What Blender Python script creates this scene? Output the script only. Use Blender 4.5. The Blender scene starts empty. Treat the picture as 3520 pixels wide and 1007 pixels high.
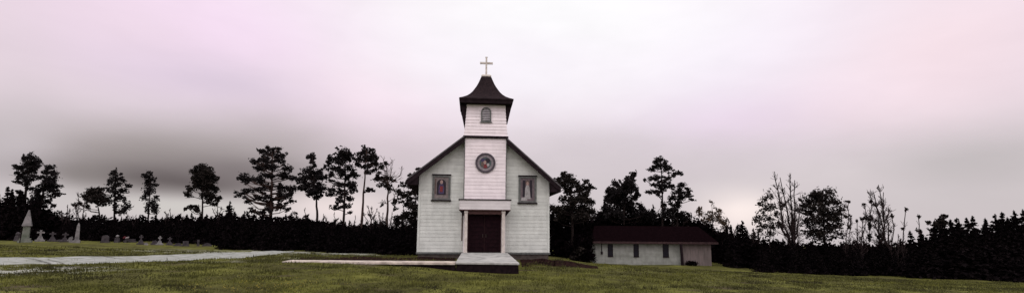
import bpy, math, random
import numpy as np
from mathutils import Matrix, Vector

random.seed(7); rng = np.random.default_rng(7)
sc = bpy.context.scene
COL = sc.collection
rad = math.radians

# ------------------------------------------------------------------ camera
F, CW, CH = 1600.0, 3520, 1007
EYE, SH = 1.7, 70.0
Rm = Matrix.Rotation(-rad(4.8), 3, 'Z') @ Matrix.Rotation(rad(97.5), 3, 'X') @ Matrix.Rotation(rad(0.45), 3, 'Z')
R = np.array(Rm)
cam_d = bpy.data.cameras.new('camera'); cam = bpy.data.objects.new('camera', cam_d); COL.objects.link(cam)
cam_d.sensor_width = 36; cam_d.lens = 36 * F / CW; cam_d.shift_y = SH / CW
cam_d.clip_start = .1; cam_d.clip_end = 3000
cam.matrix_world = Matrix.Translation((0, 0, EYE)) @ Rm.to_4x4()
sc.camera = cam

def ray(u, v): return R @ np.array([(u - 1760) / F, -(v - 503.5) / F + SH / F, -1.0])
def PD(u, v, d): return np.array([0, 0, EYE]) + ray(u, v) * d          # survey point at a distance d
def PY(u, v, Y):
    r = ray(u, v); return np.array([0, 0, EYE]) + r * (Y / r[1])

# ------------------------------------------------------------------ terrain
ctl = [PY(*a) for a in ((0,1007,14),(900,1007,14.5),(1700,1007,15),(2600,1007,16.5),(3500,1007,18),(990,902,21.3),(1250,906,21.3),
       (1400,913,21.3),(1500,926,21.2),(1600,942,21.2),(1780,944,21.2),(200,833,43),(0,829,42),(600,840,44),(900,852,43),(1100,868,38),(1400,880,38),
       (2047,908,45.5),(2240,909,45.5),(2447,911,45.5),(2800,940,40),(3100,940,40),(3400,945,40),(1900,905,33),(0,900,22),(500,892,26))]
ctl += [np.array(p, float) for p in ((-3.3,28,0),(4.7,28,-.1),(-3.3,44,-.2),(4.7,44,-.6),(-3,24.5,.03),(-7,25,.1),(4,25,-.25),(-40,70,.2),(0,72,-1.2),
       (40,80,-2.6),(90,80,-3),(-90,80,.6),(0,0,-.1),(-20,0,0),(20,0,-.8),(0,-40,0),(300,300,-4),(-300,300,0),(300,-200,-2),(-300,-200,0))]
ctl = np.array(ctl); cxy = ctl[:, :2]
def kern(r): return r
A = kern(np.linalg.norm(cxy[:, None] - cxy[None], axis=2)) + np.eye(len(cxy)) * -.25
n_ = len(cxy); M = np.zeros((n_ + 3, n_ + 3)); M[:n_, :n_] = A; M[:n_, n_] = 1; M[n_, :n_] = 1
M[:n_, n_+1:] = cxy / 100; M[n_+1:, :n_] = cxy.T / 100
wts = np.linalg.solve(M, np.concatenate([ctl[:, 2], [0, 0, 0]]))
def G(x, y):
    x = np.atleast_1d(np.asarray(x, float)); y = np.atleast_1d(np.asarray(y, float))
    out = np.empty(x.shape).ravel(); P = np.stack([x.ravel(), y.ravel()], 1)
    for i in range(0, len(P), 20000):
        q = P[i:i+20000]; r = np.linalg.norm(q[:, None] - cxy[None], axis=2)
        out[i:i+20000] = r @ wts[:n_] + wts[n_] + q @ wts[n_+1:] / 100
    X, Y = P[:, 0], P[:, 1]
    out += .035 * np.sin(X * .9 + 1.3 * np.sin(Y * .5)) * np.sin(Y * .8 + .6 * np.sin(X * .37)) + .02 * np.sin(X * 2.1 + Y * 1.3) * np.sin(Y * 1.9 - X * .6)
    dr = np.hypot(X - 5, Y - 15); out -= .075 * np.clip(dr - 53, 0, 400)
    return out.reshape(x.shape)
def g(x, y): return float(G(x, y)[0])
def hit(u, v):                                                          # where a sight line meets the ground
    r = ray(u, v); lo = 4.0
    for d in np.arange(5, 150, .1):
        p = np.array([0, 0, EYE]) + r * d
        if p[2] < g(p[0], p[1]): return p
    return p

# ------------------------------------------------------------------ materials
def mat(name, c1, c2=None, scale=8, rough=.9, detail=4, bump=0, spec=.2, c3=None, stretch=None, island=0, trans=0, grime=0):
    m = bpy.data.materials.new(name); m.use_nodes = True; nt = m.node_tree; N = nt.nodes; L = nt.links
    b = N['Principled BSDF']; b.inputs['Roughness'].default_value = rough; b.inputs['Specular IOR Level'].default_value = spec
    if c2 is None: c2 = tuple(x * .75 for x in c1)
    tc = N.new('ShaderNodeTexCoord'); mp = N.new('ShaderNodeMapping'); L.new(tc.outputs['Object'], mp.inputs[0])
    if stretch: mp.inputs['Scale'].default_value = stretch
    no = N.new('ShaderNodeTexNoise'); no.inputs['Scale'].default_value = scale; no.inputs['Detail'].default_value = detail
    L.new(mp.outputs[0], no.inputs['Vector'])
    rp = N.new('ShaderNodeValToRGB'); e = rp.color_ramp.elements
    e[0].position = .32; e[1].position = .68; e[0].color = (*c2, 1); e[1].color = (*c1, 1)
    if c3:
        k = e.new(.5); k.color = (*c3, 1)
    L.new(no.outputs[0], rp.inputs[0]); out = rp.outputs[0]
    if island:
        ge = N.new('ShaderNodeNewGeometry'); mr = N.new('ShaderNodeMapRange'); mr.inputs['To Min'].default_value = 1 - island; mr.inputs['To Max'].default_value = 1 + island
        L.new(ge.outputs['Random Per Island'], mr.inputs[0])
        mx = N.new('ShaderNodeVectorMath'); mx.operation = 'SCALE'; L.new(out, mx.inputs[0]); L.new(mr.outputs[0], mx.inputs['Scale']); out = mx.outputs[0]
    if grime:                                                           # run-down streaks and blotches of dirt
        m2 = N.new('ShaderNodeMapping'); m2.inputs['Scale'].default_value = (3, 3, .8); L.new(tc.outputs['Object'], m2.inputs[0])
        n3 = N.new('ShaderNodeTexNoise'); n3.inputs['Scale'].default_value = 1.3; n3.inputs['Detail'].default_value = 9; L.new(m2.outputs[0], n3.inputs['Vector'])
        n4 = N.new('ShaderNodeTexNoise'); n4.inputs['Scale'].default_value = 2.6; n4.inputs['Detail'].default_value = 10; L.new(tc.outputs['Object'], n4.inputs['Vector'])
        ad = N.new('ShaderNodeMath'); ad.operation = 'ADD'; L.new(n3.outputs[0], ad.inputs[0]); L.new(n4.outputs[0], ad.inputs[1])
        mr = N.new('ShaderNodeMapRange'); mr.inputs['From Min'].default_value = .78; mr.inputs['From Max'].default_value = 1.12; mr.inputs['To Min'].default_value = 1 - grime; mr.inputs['To Max'].default_value = 1 + grime*.35
        L.new(ad.outputs[0], mr.inputs[0]); mx = N.new('ShaderNodeVectorMath'); mx.operation = 'SCALE'; L.new(out, mx.inputs[0]); L.new(mr.outputs[0], mx.inputs['Scale']); out = mx.outputs[0]
    L.new(out, b.inputs['Base Color'])
    if bump:
        n2 = N.new('ShaderNodeTexNoise'); n2.inputs['Scale'].default_value = scale * 5; n2.inputs['Detail'].default_value = 6; L.new(mp.outputs[0], n2.inputs['Vector'])
        bp = N.new('ShaderNodeBump'); bp.inputs['Strength'].default_value = bump; bp.inputs['Distance'].default_value = .03
        L.new(n2.outputs[0], bp.inputs['Height']); L.new(bp.outputs[0], b.inputs['Normal'])
    if trans:
        t = N.new('ShaderNodeBsdfTranslucent'); L.new(out, t.inputs[0]); ms = N.new('ShaderNodeMixShader'); ms.inputs[0].default_value = trans
        L.new(b.outputs[0], ms.inputs[1]); L.new(t.outputs[0], ms.inputs[2]); L.new(ms.outputs[0], N['Material Output'].inputs[0])
    return m

PALE = mat('pale_green_grey_paint', (.505,.53,.482), (.43,.452,.412), .9, stretch=(1,1,2.2), detail=7, bump=.1, island=.05, grime=.10)
WHITE = mat('warm_white_paint', (.69,.635,.63), (.63,.585,.58), 1.1, stretch=(1,1,2.2), detail=7, bump=.1, island=.04, grime=.07)
CREAM = mat('cream_paint', (.52,.485,.43), (.36,.33,.29), 5, detail=6)
DARKTRIM = mat('dark_brown_trim', (.019,.013,.015), (.010,.007,.008), 6, spec=.02)
GREYTRIM = mat('weathered_grey_trim', (.12,.125,.115), (.07,.075,.07), 7)
ROOFM = mat('dark_shingle', (.026,.018,.019), (.011,.008,.009), 9, spec=.02, bump=.6, detail=8)
EDGE = mat('grey_roof_edge', (.085,.078,.08), (.045,.042,.044), 5)
MAROON = mat('dark_maroon_door', (.012,.0045,.006), (.006,.0025,.0035), 6, spec=.04, rough=.8)
SOFF = mat('reddish_soffit', (.06,.03,.026), (.035,.018,.016), 6)
FOUND = mat('stained_brick_base', (.075,.062,.052), (.035,.03,.026), 5, bump=.5)
CONC = mat('pale_concrete', (.335,.335,.31), (.25,.252,.236), 2.2, detail=9, bump=.3, grime=.25)
CONC2 = mat('cream_concrete', (.44,.39,.33), (.30,.26,.22), 3, detail=9, bump=.3, grime=.3)
BASE_DARK = mat('near_black_base', (.014,.009,.010), (.006,.004,.005), 7, spec=.02, bump=.5)  # near-black base below the landing slab and the walkway
SOIL = mat('red_brown_soil', (.022,.011,.010), (.008,.005,.005), 4, spec=0, detail=9, bump=.7)
GRAVEL = mat('pale_gravel', (.29,.30,.28), (.13,.14,.11), 2.5, detail=12, bump=.9, c3=(.225,.235,.21))
STONE = mat('weathered_pale_stone', (.20,.19,.185), (.09,.088,.085), 3, detail=9, bump=.5)
STONE2 = mat('weathered_grey_stone', (.055,.048,.050), (.024,.021,.023), 4, detail=9, bump=.5)
STONE3 = mat('lichen_stone', (.17,.175,.15), (.08,.095,.068), 2.5, detail=9, bump=.5)
BARK = mat('dark_bark', (.024,.018,.016), (.011,.008,.008), 9, spec=.02, stretch=(1,1,.25), bump=.6)
BARKR = mat('reddish_bark', (.07,.044,.036), (.028,.019,.016), 9, spec=.02, stretch=(1,1,.25), bump=.6)
TWIG = mat('grey_brown_twig', (.034,.025,.024), (.018,.013,.013), 6, spec=.02)
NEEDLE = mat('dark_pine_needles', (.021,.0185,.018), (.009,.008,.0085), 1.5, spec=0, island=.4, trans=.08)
LEAF = mat('dark_broad_leaves', (.024,.020,.017), (.011,.0095,.009), 1.5, spec=0, island=.45, trans=.10)
RUST = mat('tan_autumn_leaves', (.075,.05,.03), (.03,.02,.014), 1.5, island=.4, trans=.15)
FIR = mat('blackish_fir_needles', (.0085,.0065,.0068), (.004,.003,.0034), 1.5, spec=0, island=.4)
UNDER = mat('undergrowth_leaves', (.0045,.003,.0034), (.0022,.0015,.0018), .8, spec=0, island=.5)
SHEDW = mat('shed_pale_paint', (.25,.262,.235), (.17,.18,.155), .8, detail=8, stretch=(1,1,2), bump=.15, island=.06, grime=.15)
SHEDP = mat('shed_pinkish_board', (.17,.14,.13), (.10,.085,.078), 1.5, detail=8, stretch=(2.5,1,.5), bump=.15)
SHEDR = mat('shed_maroon_shingle', (.0052,.0024,.003), (.0028,.0014,.0018), 5, spec=0, detail=8, bump=.5)
SHEDT = mat('shed_brown_fascia', (.05,.03,.03), (.025,.016,.016), 5, spec=.02)
GLASS = mat('dark_window_glass', (.010,.009,.014), (.005,.005,.008), 3, rough=.3, spec=.12)
LOUV = mat('grey_louvre_paint', (.30,.29,.29), (.20,.19,.19), 5)
MAUVE = mat('mauve_glass', (.20,.175,.18), (.13,.115,.12), 14, rough=.5)
G_DARK = mat('black_glass', (.016,.010,.016), (.009,.006,.010), 12, rough=.4)
G_RED = mat('red_glass', (.17,.024,.026), (.08,.014,.016), 14, rough=.4)
G_BLUE = mat('violet_glass', (.05,.038,.085), (.026,.02,.05), 14, rough=.4)
G_FLESH = mat('flesh_glass', (.32,.22,.19), (.20,.14,.12), 14, rough=.4)
G_PALE = mat('pale_glass', (.31,.30,.29), (.18,.175,.17), 10, rough=.4)
G_TEAL = mat('teal_glass', (.06,.085,.08), (.035,.05,.05), 12, rough=.4)
G_BROWN = mat('brown_glass', (.11,.075,.06), (.06,.042,.036), 12, rough=.4)
METAL = mat('dull_dark_metal', (.05,.04,.03), (.03,.025,.02), 9, rough=.5)
YELLOW = mat('yellow_petal', (.26,.215,.035), (.18,.14,.025), 9)
FLOWER = mat('pale_flower', (.24,.21,.21), (.15,.13,.13), 9)
FLOWER_R = mat('red_flower', (.075,.010,.014), (.04,.006,.008), 9)
BLADE = mat('grass_blade', (.128,.132,.027), (.024,.023,.009), .42, detail=8, island=.5, c3=(.064,.067,.015), trans=.2, stretch=(.7,1.3,1))

def ground_mat():
    m = bpy.data.materials.new('lawn'); m.use_nodes = True; nt = m.node_tree; N = nt.nodes; L = nt.links
    b = N['Principled BSDF']; b.inputs['Roughness'].default_value = .95; b.inputs['Specular IOR Level'].default_value = .05
    tc = N.new('ShaderNodeTexCoord')
    def noise(s, d=6, st=None, w=0):
        n = N.new('ShaderNodeTexNoise'); n.inputs['Scale'].default_value = s; n.inputs['Detail'].default_value = d; n.inputs['Distortion'].default_value = w
        if st:
            mp = N.new('ShaderNodeMapping'); mp.inputs['Scale'].default_value = st; L.new(tc.outputs['Object'], mp.inputs[0]); L.new(mp.outputs[0], n.inputs[0])
        else: L.new(tc.outputs['Object'], n.inputs[0])
        return n.outputs[0]
    def ramp(f, stops):
        r = N.new('ShaderNodeValToRGB'); e = r.color_ramp.elements
        e[0].position, e[0].color = stops[0][0], (*stops[0][1], 1); e[1].position, e[1].color = stops[-1][0], (*stops[-1][1], 1)
        for p, c in stops[1:-1]: k = e.new(p); k.color = (*c, 1)
        L.new(f, r.inputs[0]); return r.outputs[0]
    def mix(f, a, c):
        x = N.new('ShaderNodeMix'); x.data_type = 'RGBA'
        L.new(f, x.inputs[0]); L.new(a, x.inputs[6]); L.new(c, x.inputs[7]); return x.outputs[2]
    lo = ramp(noise(.45, 8, w=.6), [(.34, (.020,.018,.007)), (.46, (.044,.044,.012)), (.56, (.080,.084,.016)), (.68, (.135,.137,.03))])
    hi = ramp(noise(3.2, 10), [(.3, (.030,.026,.009)), (.5, (.070,.070,.015)), (.7, (.12,.118,.03))])
    f1 = N.new('ShaderNodeValue'); f1.outputs[0].default_value = .45
    c = mix(f1.outputs[0], lo, hi)
    bare = ramp(noise(.8, 9, (.35, 1.1, 1)), [(.60, (0,0,0)), (.68, (1,1,1))])
    brown = ramp(noise(5, 8), [(.3, (.035,.028,.015)), (.7, (.07,.056,.032))])
    c = mix(bare, c, brown)
    at = N.new('ShaderNodeAttribute'); at.attribute_name = 'gravel'
    ad = N.new('ShaderNodeMath'); ad.operation = 'MULTIPLY'; L.new(at.outputs['Fac'], ad.inputs[0])
    L.new(ramp(noise(1.6, 9), [(.42, (0,0,0)), (.56, (1,1,1))]), ad.inputs[1])
    c = mix(ad.outputs[0], c, ramp(noise(6, 8), [(.3, (.16,.17,.13)), (.7, (.40,.40,.37))]))
    L.new(c, b.inputs['Base Color'])
    bp = N.new('ShaderNodeBump'); bp.inputs['Strength'].default_value = .9; bp.inputs['Distance'].default_value = .08
    L.new(noise(7, 10), bp.inputs['Height']); L.new(bp.outputs[0], b.inputs['Normal'])
    return m
LAWN = ground_mat()

# ------------------------------------------------------------------ object helpers
def tag(o, label=None, cat=None, group=None, kind=None):
    if label: o['label'] = label
    if cat: o['category'] = cat
    if group: o['group'] = group
    if kind: o['kind'] = kind
    return o
def empty(name, loc, label, cat, group=None):
    o = bpy.data.objects.new(name, None); o.empty_display_size = .3; COL.objects.link(o); o.location = loc
    return tag(o, label, cat, group)
def mesh_np(name, V, Fc, m, parent=None, smooth=False):
    """V (n,3) float, Fc (k,3 or 4) int"""
    me = bpy.data.meshes.new(name); V = np.asarray(V, np.float32); Fc = np.asarray(Fc, np.int32)
    k = Fc.shape[1]
    me.vertices.add(len(V)); me.vertices.foreach_set('co', V.ravel())
    me.loops.add(Fc.size); me.loops.foreach_set('vertex_index', Fc.ravel())
    me.polygons.add(len(Fc)); me.polygons.foreach_set('loop_start', np.arange(len(Fc), dtype=np.int32) * k)
    if smooth: me.polygons.foreach_set('use_smooth', np.ones(len(Fc), bool))
    me.update(calc_edges=True); me.validate()
    me.materials.append(m); o = bpy.data.objects.new(name, me); COL.objects.link(o)
    if parent: o.parent = parent
    return o
class MB:
    def __init__(s): s.v = []; s.f = []; s.m = []; s.mi = 0
    def poly(s, pts):
        i = len(s.v); s.v += [tuple(p) for p in pts]; s.f.append(tuple(range(i, i + len(pts)))); s.m.append(s.mi)
    def box(s, x0, x1, y0, y1, z0, z1):
        s.hexa([(x0,y0,z0),(x1,y0,z0),(x1,y1,z0),(x0,y1,z0),(x0,y0,z1),(x1,y0,z1),(x1,y1,z1),(x0,y1,z1)])
    def hexa(s, p):
        i = len(s.v); s.v += [tuple(map(float, q)) for q in p]
        for q in ((3,2,1,0),(4,5,6,7),(0,1,5,4),(1,2,6,5),(2,3,7,6),(3,0,4,7)): s.f.append(tuple(i + a for a in q)); s.m.append(s.mi)
    def loft(s, rings, cap=True):
        i = len(s.v); n = len(rings[0])
        for r in rings: s.v += [tuple(map(float, q)) for q in r]
        for k in range(len(rings) - 1):
            for j in range(n):
                a = i + k*n + j; b = i + k*n + (j+1) % n
                s.f.append((a, b, b + n, a + n)); s.m.append(s.mi)
        if cap:
            s.f.append(tuple(i + j for j in reversed(range(n)))); s.m.append(s.mi)
            s.f.append(tuple(i + (len(rings)-1)*n + j for j in range(n))); s.m.append(s.mi)
    def sq(s, prof, cx=0, cy=0):                                        # square rings (half width, z)
        s.loft([[(cx-w,cy-w*k,z),(cx+w,cy-w*k,z),(cx+w,cy+w*k,z),(cx-w,cy+w*k,z)] for w, z, k in [(p + (1,))[:3] for p in prof]])
    def prism(s, pts, y0, y1):                                          # outline in x,z pushed along y
        s.loft([[(x, y0, z) for x, z in pts], [(x, y1, z) for x, z in pts]])
    def tube(s, pts, rs, n=6):
        rings = []
        for k, p in enumerate(pts):
            a = Vector(pts[max(k-1, 0)]); b = Vector(pts[min(k+1, len(pts)-1)]); d = (b - a).normalized()
            x = d.cross(Vector((.3, 1, .1))).normalized(); y = d.cross(x)
            rings.append([Vector(p) + (x * math.cos(t*2*math.pi/n) + y * math.sin(t*2*math.pi/n)) * rs[k] for t in range(n)])
        s.loft(rings)
    def disc(s, cx, cz, y, rx, rz, n=28, a0=0, a1=2*math.pi):
        s.poly([(cx + rx*math.cos(a0 + (a1-a0)*k/n), y, cz + rz*math.sin(a0 + (a1-a0)*k/n)) for k in range(n)])
    def ball(s, c, r, nz=6, n=10, sz=1):
        s.loft([[(c[0] + r*math.sin(t)*math.cos(k*2*math.pi/n), c[1] + r*math.sin(t)*math.sin(k*2*math.pi/n), c[2] - r*sz*math.cos(t)) for k in range(n)] for t in [.15 + (math.pi-.3)*i/nz for i in range(nz+1)]])
    def build(s, name, ms, parent=None, smooth=False, off=(0, 0, 0), bevel=0):
        me = bpy.data.meshes.new(name); o_ = off
        me.from_pydata([(a-o_[0], b-o_[1], c-o_[2]) for a, b, c in s.v], [], s.f); me.update()
        for m in (ms if isinstance(ms, (list, tuple)) else [ms]): me.materials.append(m)
        me.polygons.foreach_set('material_index', s.m)
        if smooth: me.polygons.foreach_set('use_smooth', [True]*len(s.f))
        import bmesh
        bm = bmesh.new(); bm.from_mesh(me); bmesh.ops.recalc_face_normals(bm, faces=bm.faces); bm.to_mesh(me); bm.free()
        o = bpy.data.objects.new(name, me); COL.objects.link(o)
        if parent: o.parent = parent
        if bevel:
            bv = o.modifiers.new('soft_edges', 'BEVEL'); bv.width = bevel; bv.segments = 2; bv.limit_method = 'ANGLE'
        return o

# ------------------------------------------------------------------ ground, drive, beds
def axis(lo, hi, step, far):
    a = list(np.arange(lo, hi + .01, step)); s = step; x = hi
    while x < far: s *= 1.35; x += s; a.append(x)
    s = step; x = lo; b = []
    while x > -far: s *= 1.35; x -= s; b.append(x)
    return np.array(b[::-1] + a)
gx = axis(-45, 55, .4, 900); gy = axis(8, 58, .4, 900)
XX, YY = np.meshgrid(gx, gy); ZZ = G(XX, YY)
V = np.stack([XX.ravel(), YY.ravel(), ZZ.ravel()], 1); nx, ny = len(gx), len(gy)
I = np.arange(nx*ny).reshape(ny, nx); Fq = np.stack([I[:-1,:-1].ravel(), I[:-1,1:].ravel(), I[1:,1:].ravel(), I[1:,:-1].ravel()], 1)
ground = mesh_np('ground', V, Fq, LAWN, smooth=True); tag(ground, 'uneven olive green lawn in front of the white church', None, None, 'structure')
gr = np.zeros(len(V))
for (u, v, ru, rv, s) in ((60,930,1.9,1.3,1.0),(180,935,1.5,1.0,.9),(120,925,2.2,1.0,.8),(0,918,2,1,.8),(950,872,8,1.8,1.3),(1120,871,7,1.2,1.2),(820,888,4,.9,.7),(500,903,5,.5,.5)):
    p = hit(u, v); d2 = ((V[:,0]-p[0])/ru)**2 + ((V[:,1]-p[1])/rv)**2
    gr = np.maximum(gr, s*np.exp(-d2))
at = ground.data.attributes.new('gravel', 'FLOAT', 'POINT'); at.data.foreach_set('value', gr.astype(np.float32))

def interp_poly(pts, n):
    pts = np.array(pts, float); s = np.concatenate([[0], np.cumsum(np.linalg.norm(np.diff(pts, axis=0), axis=1))])
    t = np.linspace(0, s[-1], n); return np.stack([np.interp(t, s, pts[:, k]) for k in range(pts.shape[1])], 1)
def sheet(name, farpx, nearpx, m, n, k, off, jit, label):
    a = interp_poly([hit(*p)[:2] for p in farpx], n); b = interp_poly([hit(*p)[:2] for p in nearpx], n)
    a += rng.normal(0, jit, a.shape); b += rng.normal(0, jit, b.shape)
    T = np.linspace(0, 1, k)[:, None, None]; P = a[None]*(1-T) + b[None]*T; X, Y = P[..., 0], P[..., 1]
    e = np.minimum(T[..., 0], 1 - T[..., 0]); Z = G(X, Y) + off*np.clip(e*8, 0, 1) - .05*(e < 1e-6)
    Vv = np.stack([X.ravel(), Y.ravel(), Z.ravel()], 1); J = np.arange(n*k).reshape(k, n)
    Q = np.stack([J[:-1,:-1].ravel(), J[1:,:-1].ravel(), J[1:,1:].ravel(), J[:-1,1:].ravel()], 1)
    o = mesh_np(name, Vv, Q, m, smooth=True); tag(o, label, None, None, 'structure'); return o
sheet('driveway', [(-260,886),(0,884.5),(200,882.5),(390,880),(580,874.5),(780,867),(900,863.5),(1010,863)], [(-260,918),(0,912),(200,909.5),(350,905),(500,899.5),(660,894.5),(840,886),(930,874),(1010,864.5)],
      GRAVEL, 160, 12, .035, .07, 'pale gravel driveway curving across the lawn')
sheet('soil_bed', [(1030,884),(1200,884),(1425,882),(1500,884),(1572,884)], [(1040,895),(1200,897),(1400,900.5),(1480,901.5),(1560,902.5)], SOIL, 60, 8, .04, .03, 'bare red brown soil strip between the walk and the church')
sheet('soil_bank', [(1772,884),(1885,886),(1960,900),(2050,916)], [(1798,936),(1880,921),(1960,919),(2056,924)], SOIL, 60, 8, .04, .05, 'dark bare soil bank right of the landing')

# walkway: narrow raised concrete strip
wk = MB(); top = [(-.725,.165),(-2.4,.17),(-4.4,.18),(-6.4,.195),(-8.2,.205)]
for (xa, za), (xb, zb) in zip(top[:-1], top[1:]):
    wk.hexa([(xb,21.35,zb-.10),(xa,21.35,za-.10),(xa,22.35,za-.10),(xb,22.35,zb-.10),(xb,21.35,zb),(xa,21.35,za),(xa,22.35,za),(xb,22.35,zb)])
w = wk.build('walkway', CONC2, bevel=.012); tag(w, 'narrow cream concrete walkway leading left from the landing', None, None, 'structure')
wb = MB()
for (xa, za), (xb, zb) in zip(top[:-1], top[1:]):
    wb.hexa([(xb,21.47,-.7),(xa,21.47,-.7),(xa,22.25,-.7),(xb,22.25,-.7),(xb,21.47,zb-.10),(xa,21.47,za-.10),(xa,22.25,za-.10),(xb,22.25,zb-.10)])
wbo = wb.build('walkway_footing', BASE_DARK); tag(wbo, 'dark footing under the cream walkway', None, None, 'structure')

# landing
CX = .72
lan = empty('landing', (CX, 24, 0), 'pale concrete landing slab on a dark base in front of the church door', 'landing')
b = MB(); b.hexa([(-1.44,21.5,.08),(1.46,21.5,.05),(1.32,26.98,.20),(-1.28,26.98,.20),(-1.44,21.5,.17),(1.46,21.5,.14),(1.32,26.98,.315),(-1.28,26.98,.315)])
b.build('slab', CONC, lan, off=(0,24,0), bevel=.015)
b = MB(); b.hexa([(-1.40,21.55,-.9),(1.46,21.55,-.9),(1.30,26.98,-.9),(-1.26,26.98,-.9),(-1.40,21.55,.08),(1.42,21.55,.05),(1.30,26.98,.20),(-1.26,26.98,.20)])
b.build('dark_base', BASE_DARK, lan, off=(0,24,0))

# ------------------------------------------------------------------ church (local: x from centre, y from the facade, z up)
FY = 28.0
ch = empty('church', (CX, FY, 0), 'white clapboard church with a square belfry tower, flared spire roof and cross', 'church')
HW, EZ, ZB = 3.93, 4.62, .29
AL, AR = .80, .872                                                     # roof pitch left and right
APEX = 8.13
def roofz(x): return APEX - (AL if x < 0 else AR) * abs(x)
def lap(mb, lim, z0, z1, y, step=.215, proud=.0165):
    """clapboard courses; lim(z) -> (x0, x1)"""
    z = z0
    while z < z1 - .01:
        zt = min(z + step, z1); a0, a1 = lim(z); b0, b1 = lim(zt)
        if a1 - a0 < .02: break
        mb.poly([(a0,y-proud,z),(a1,y-proud,z),(b1,y-.003,zt),(b0,y-.003,zt)])
        mb.poly([(a0,y,z),(a1,y,z),(a1,y-proud,z),(a0,y-proud,z)])
        z = zt
def faclim(z):
    l = min(HW, max((APEX - .12 - z) / AL, 0)); r = min(HW, max((APEX - .12 - z) / AR, 0)); return -l, r
b = MB(); lap(b, faclim, ZB, 7.9, 0)
ol = [(-HW,ZB),(HW,ZB),(HW,roofz(HW)-.14),(0,APEX-.14),(-HW,roofz(-HW)-.14)]
b.prism(ol, .004, 16)
b.build('wall', PALE, ch)
b = MB(); b.box(-HW+.06, HW-.06, .05, 15.95, -1.2, ZB-.002); b.build('foundation', FOUND, ch)
b = MB(); b.box(-HW-.03, HW+.03, -.045, .0, ZB-.11, ZB-.004); b.build('sill_board', GREYTRIM, ch)
for s in (-1, 1):
    b = MB(); z1 = roofz(s*HW) - .2; x = s*(HW - .02)
    b.box(min(x, x-s*.11), max(x, x-s*.11), -.04, -.024, ZB, z1); b.build('corner_board', PALE, ch)
# roof
b = MB(); EL, ER = 4.55, 4.53; T = .10
for x, in ((-EL,), (ER,)):
    zx = roofz(x); xi = 1.275*(1 if x > 0 else -1); zi = roofz(xi)
    b.hexa([(x,-.55,zx-T),(xi,-.55,zi-T),(xi,0,zi-T),(x,0,zx-T),(x,-.55,zx),(xi,-.55,zi),(xi,0,zi),(x,0,zx)])
    b.hexa([(x,0,zx-T),(0,0,APEX-T),(0,16.4,APEX-T),(x,16.4,zx-T),(x,0,zx),(0,0,APEX),(0,16.4,APEX),(x,16.4,zx)])
rf = b.build('roof', ROOFM, ch)
for x in (-EL, ER):
    b = MB(); zx = roofz(x); xi = 1.275*(1 if x > 0 else -1); zi = roofz(xi); b.hexa([(x,-.60,zx-.34),(xi,-.60,zi-.34),(xi,-.552,zi-.34),(x,-.552,zx-.34),(x,-.60,zx-.02),(xi,-.60,zi-.02),(xi,-.552,zi-.02),(x,-.552,zx-.02)])
    b.build('bargeboard', DARKTRIM, rf)
for x in (-EL, ER):
    b = MB(); zx = roofz(x); xi = 1.275*(1 if x > 0 else -1); zi = roofz(xi); b.hexa([(x,-.63,zx-.045),(xi,-.63,zi-.045),(xi,-.602,zi-.045),(x,-.602,zx-.045),(x,-.63,zx+.05),(xi,-.63,zi+.05),(xi,-.602,zi+.05),(x,-.602,zx+.05)])
    b.build('roof_edge', EDGE, rf)
for s, x in ((-1, -EL), (1, ER)):
    b = MB(); zx = roofz(x); xi = s*HW
    zi = roofz(xi); b.hexa([(xi,-.548,zx-.32),(x*.997,-.548,zx-.32),(x*.997,16.3,zx-.32),(xi,16.3,zx-.32),(xi,-.548,zi-.105),(x*.997,-.548,zx-.105),(x*.997,16.3,zx-.105),(xi,16.3,zi-.105)])
    b.build('eave_soffit', DARKTRIM, rf)
# tower: front plane at TY
TY = -.38; TW = 1.225
b = MB(); lap(b, lambda z: (-TW, TW), 3.36, 7.05, TY)
b.box(-TW, TW, TY+.004, 2.2, ZB, 7.05)
b.build('tower_wall', WHITE, ch)
for s in (-1, 1):
    b = MB(); x = s*TW; b.box(min(x, x+s*.045), max(x, x+s*.045), TY-.03, TY+.12, 3.34, 7.05); b.build('tower_corner_board', GREYTRIM, ch)
b = MB(); b.box(-1.36, 1.36, TY-.12, 2.3, 7.05, 7.18); b.build('trim_band', DARKTRIM, ch)
# belfry, flaring slightly to its foot
def bw(z): return 1.17 + .14 * max(0, (9.12 - z) / 1.94)**1.5
BC = TY + 1.28                                                           # belfry centre y
b = MB(); z = 7.18
zs = list(np.arange(7.18, 9.2, .2)) + [9.2]
for z, zt in zip(zs[:-1], zs[1:]):
    a, c = bw(z), bw(zt)
    for k in range(4):
        q = Matrix.Rotation(k*math.pi/2, 3, 'Z')
        P = [q @ Vector(p) for p in ((-a-.02,-a-.02,z),(a+.02,-a-.02,z),(c,-c,zt),(-c,-c,zt))]; b.poly([(p.x, p.y + BC, p.z) for p in P])
        P = [q @ Vector(p) for p in ((-a,-a,z),(a,-a,z),(a+.02,-a-.02,z),(-a-.02,-a-.02,z))]; b.poly([(p.x, p.y + BC, p.z) for p in P])
b.sq([(bw(7.18)-.03, 7.19), (bw(9.2)-.03, 9.19)], 0, BC)
b.build('belfry_wall', WHITE, ch)
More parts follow.
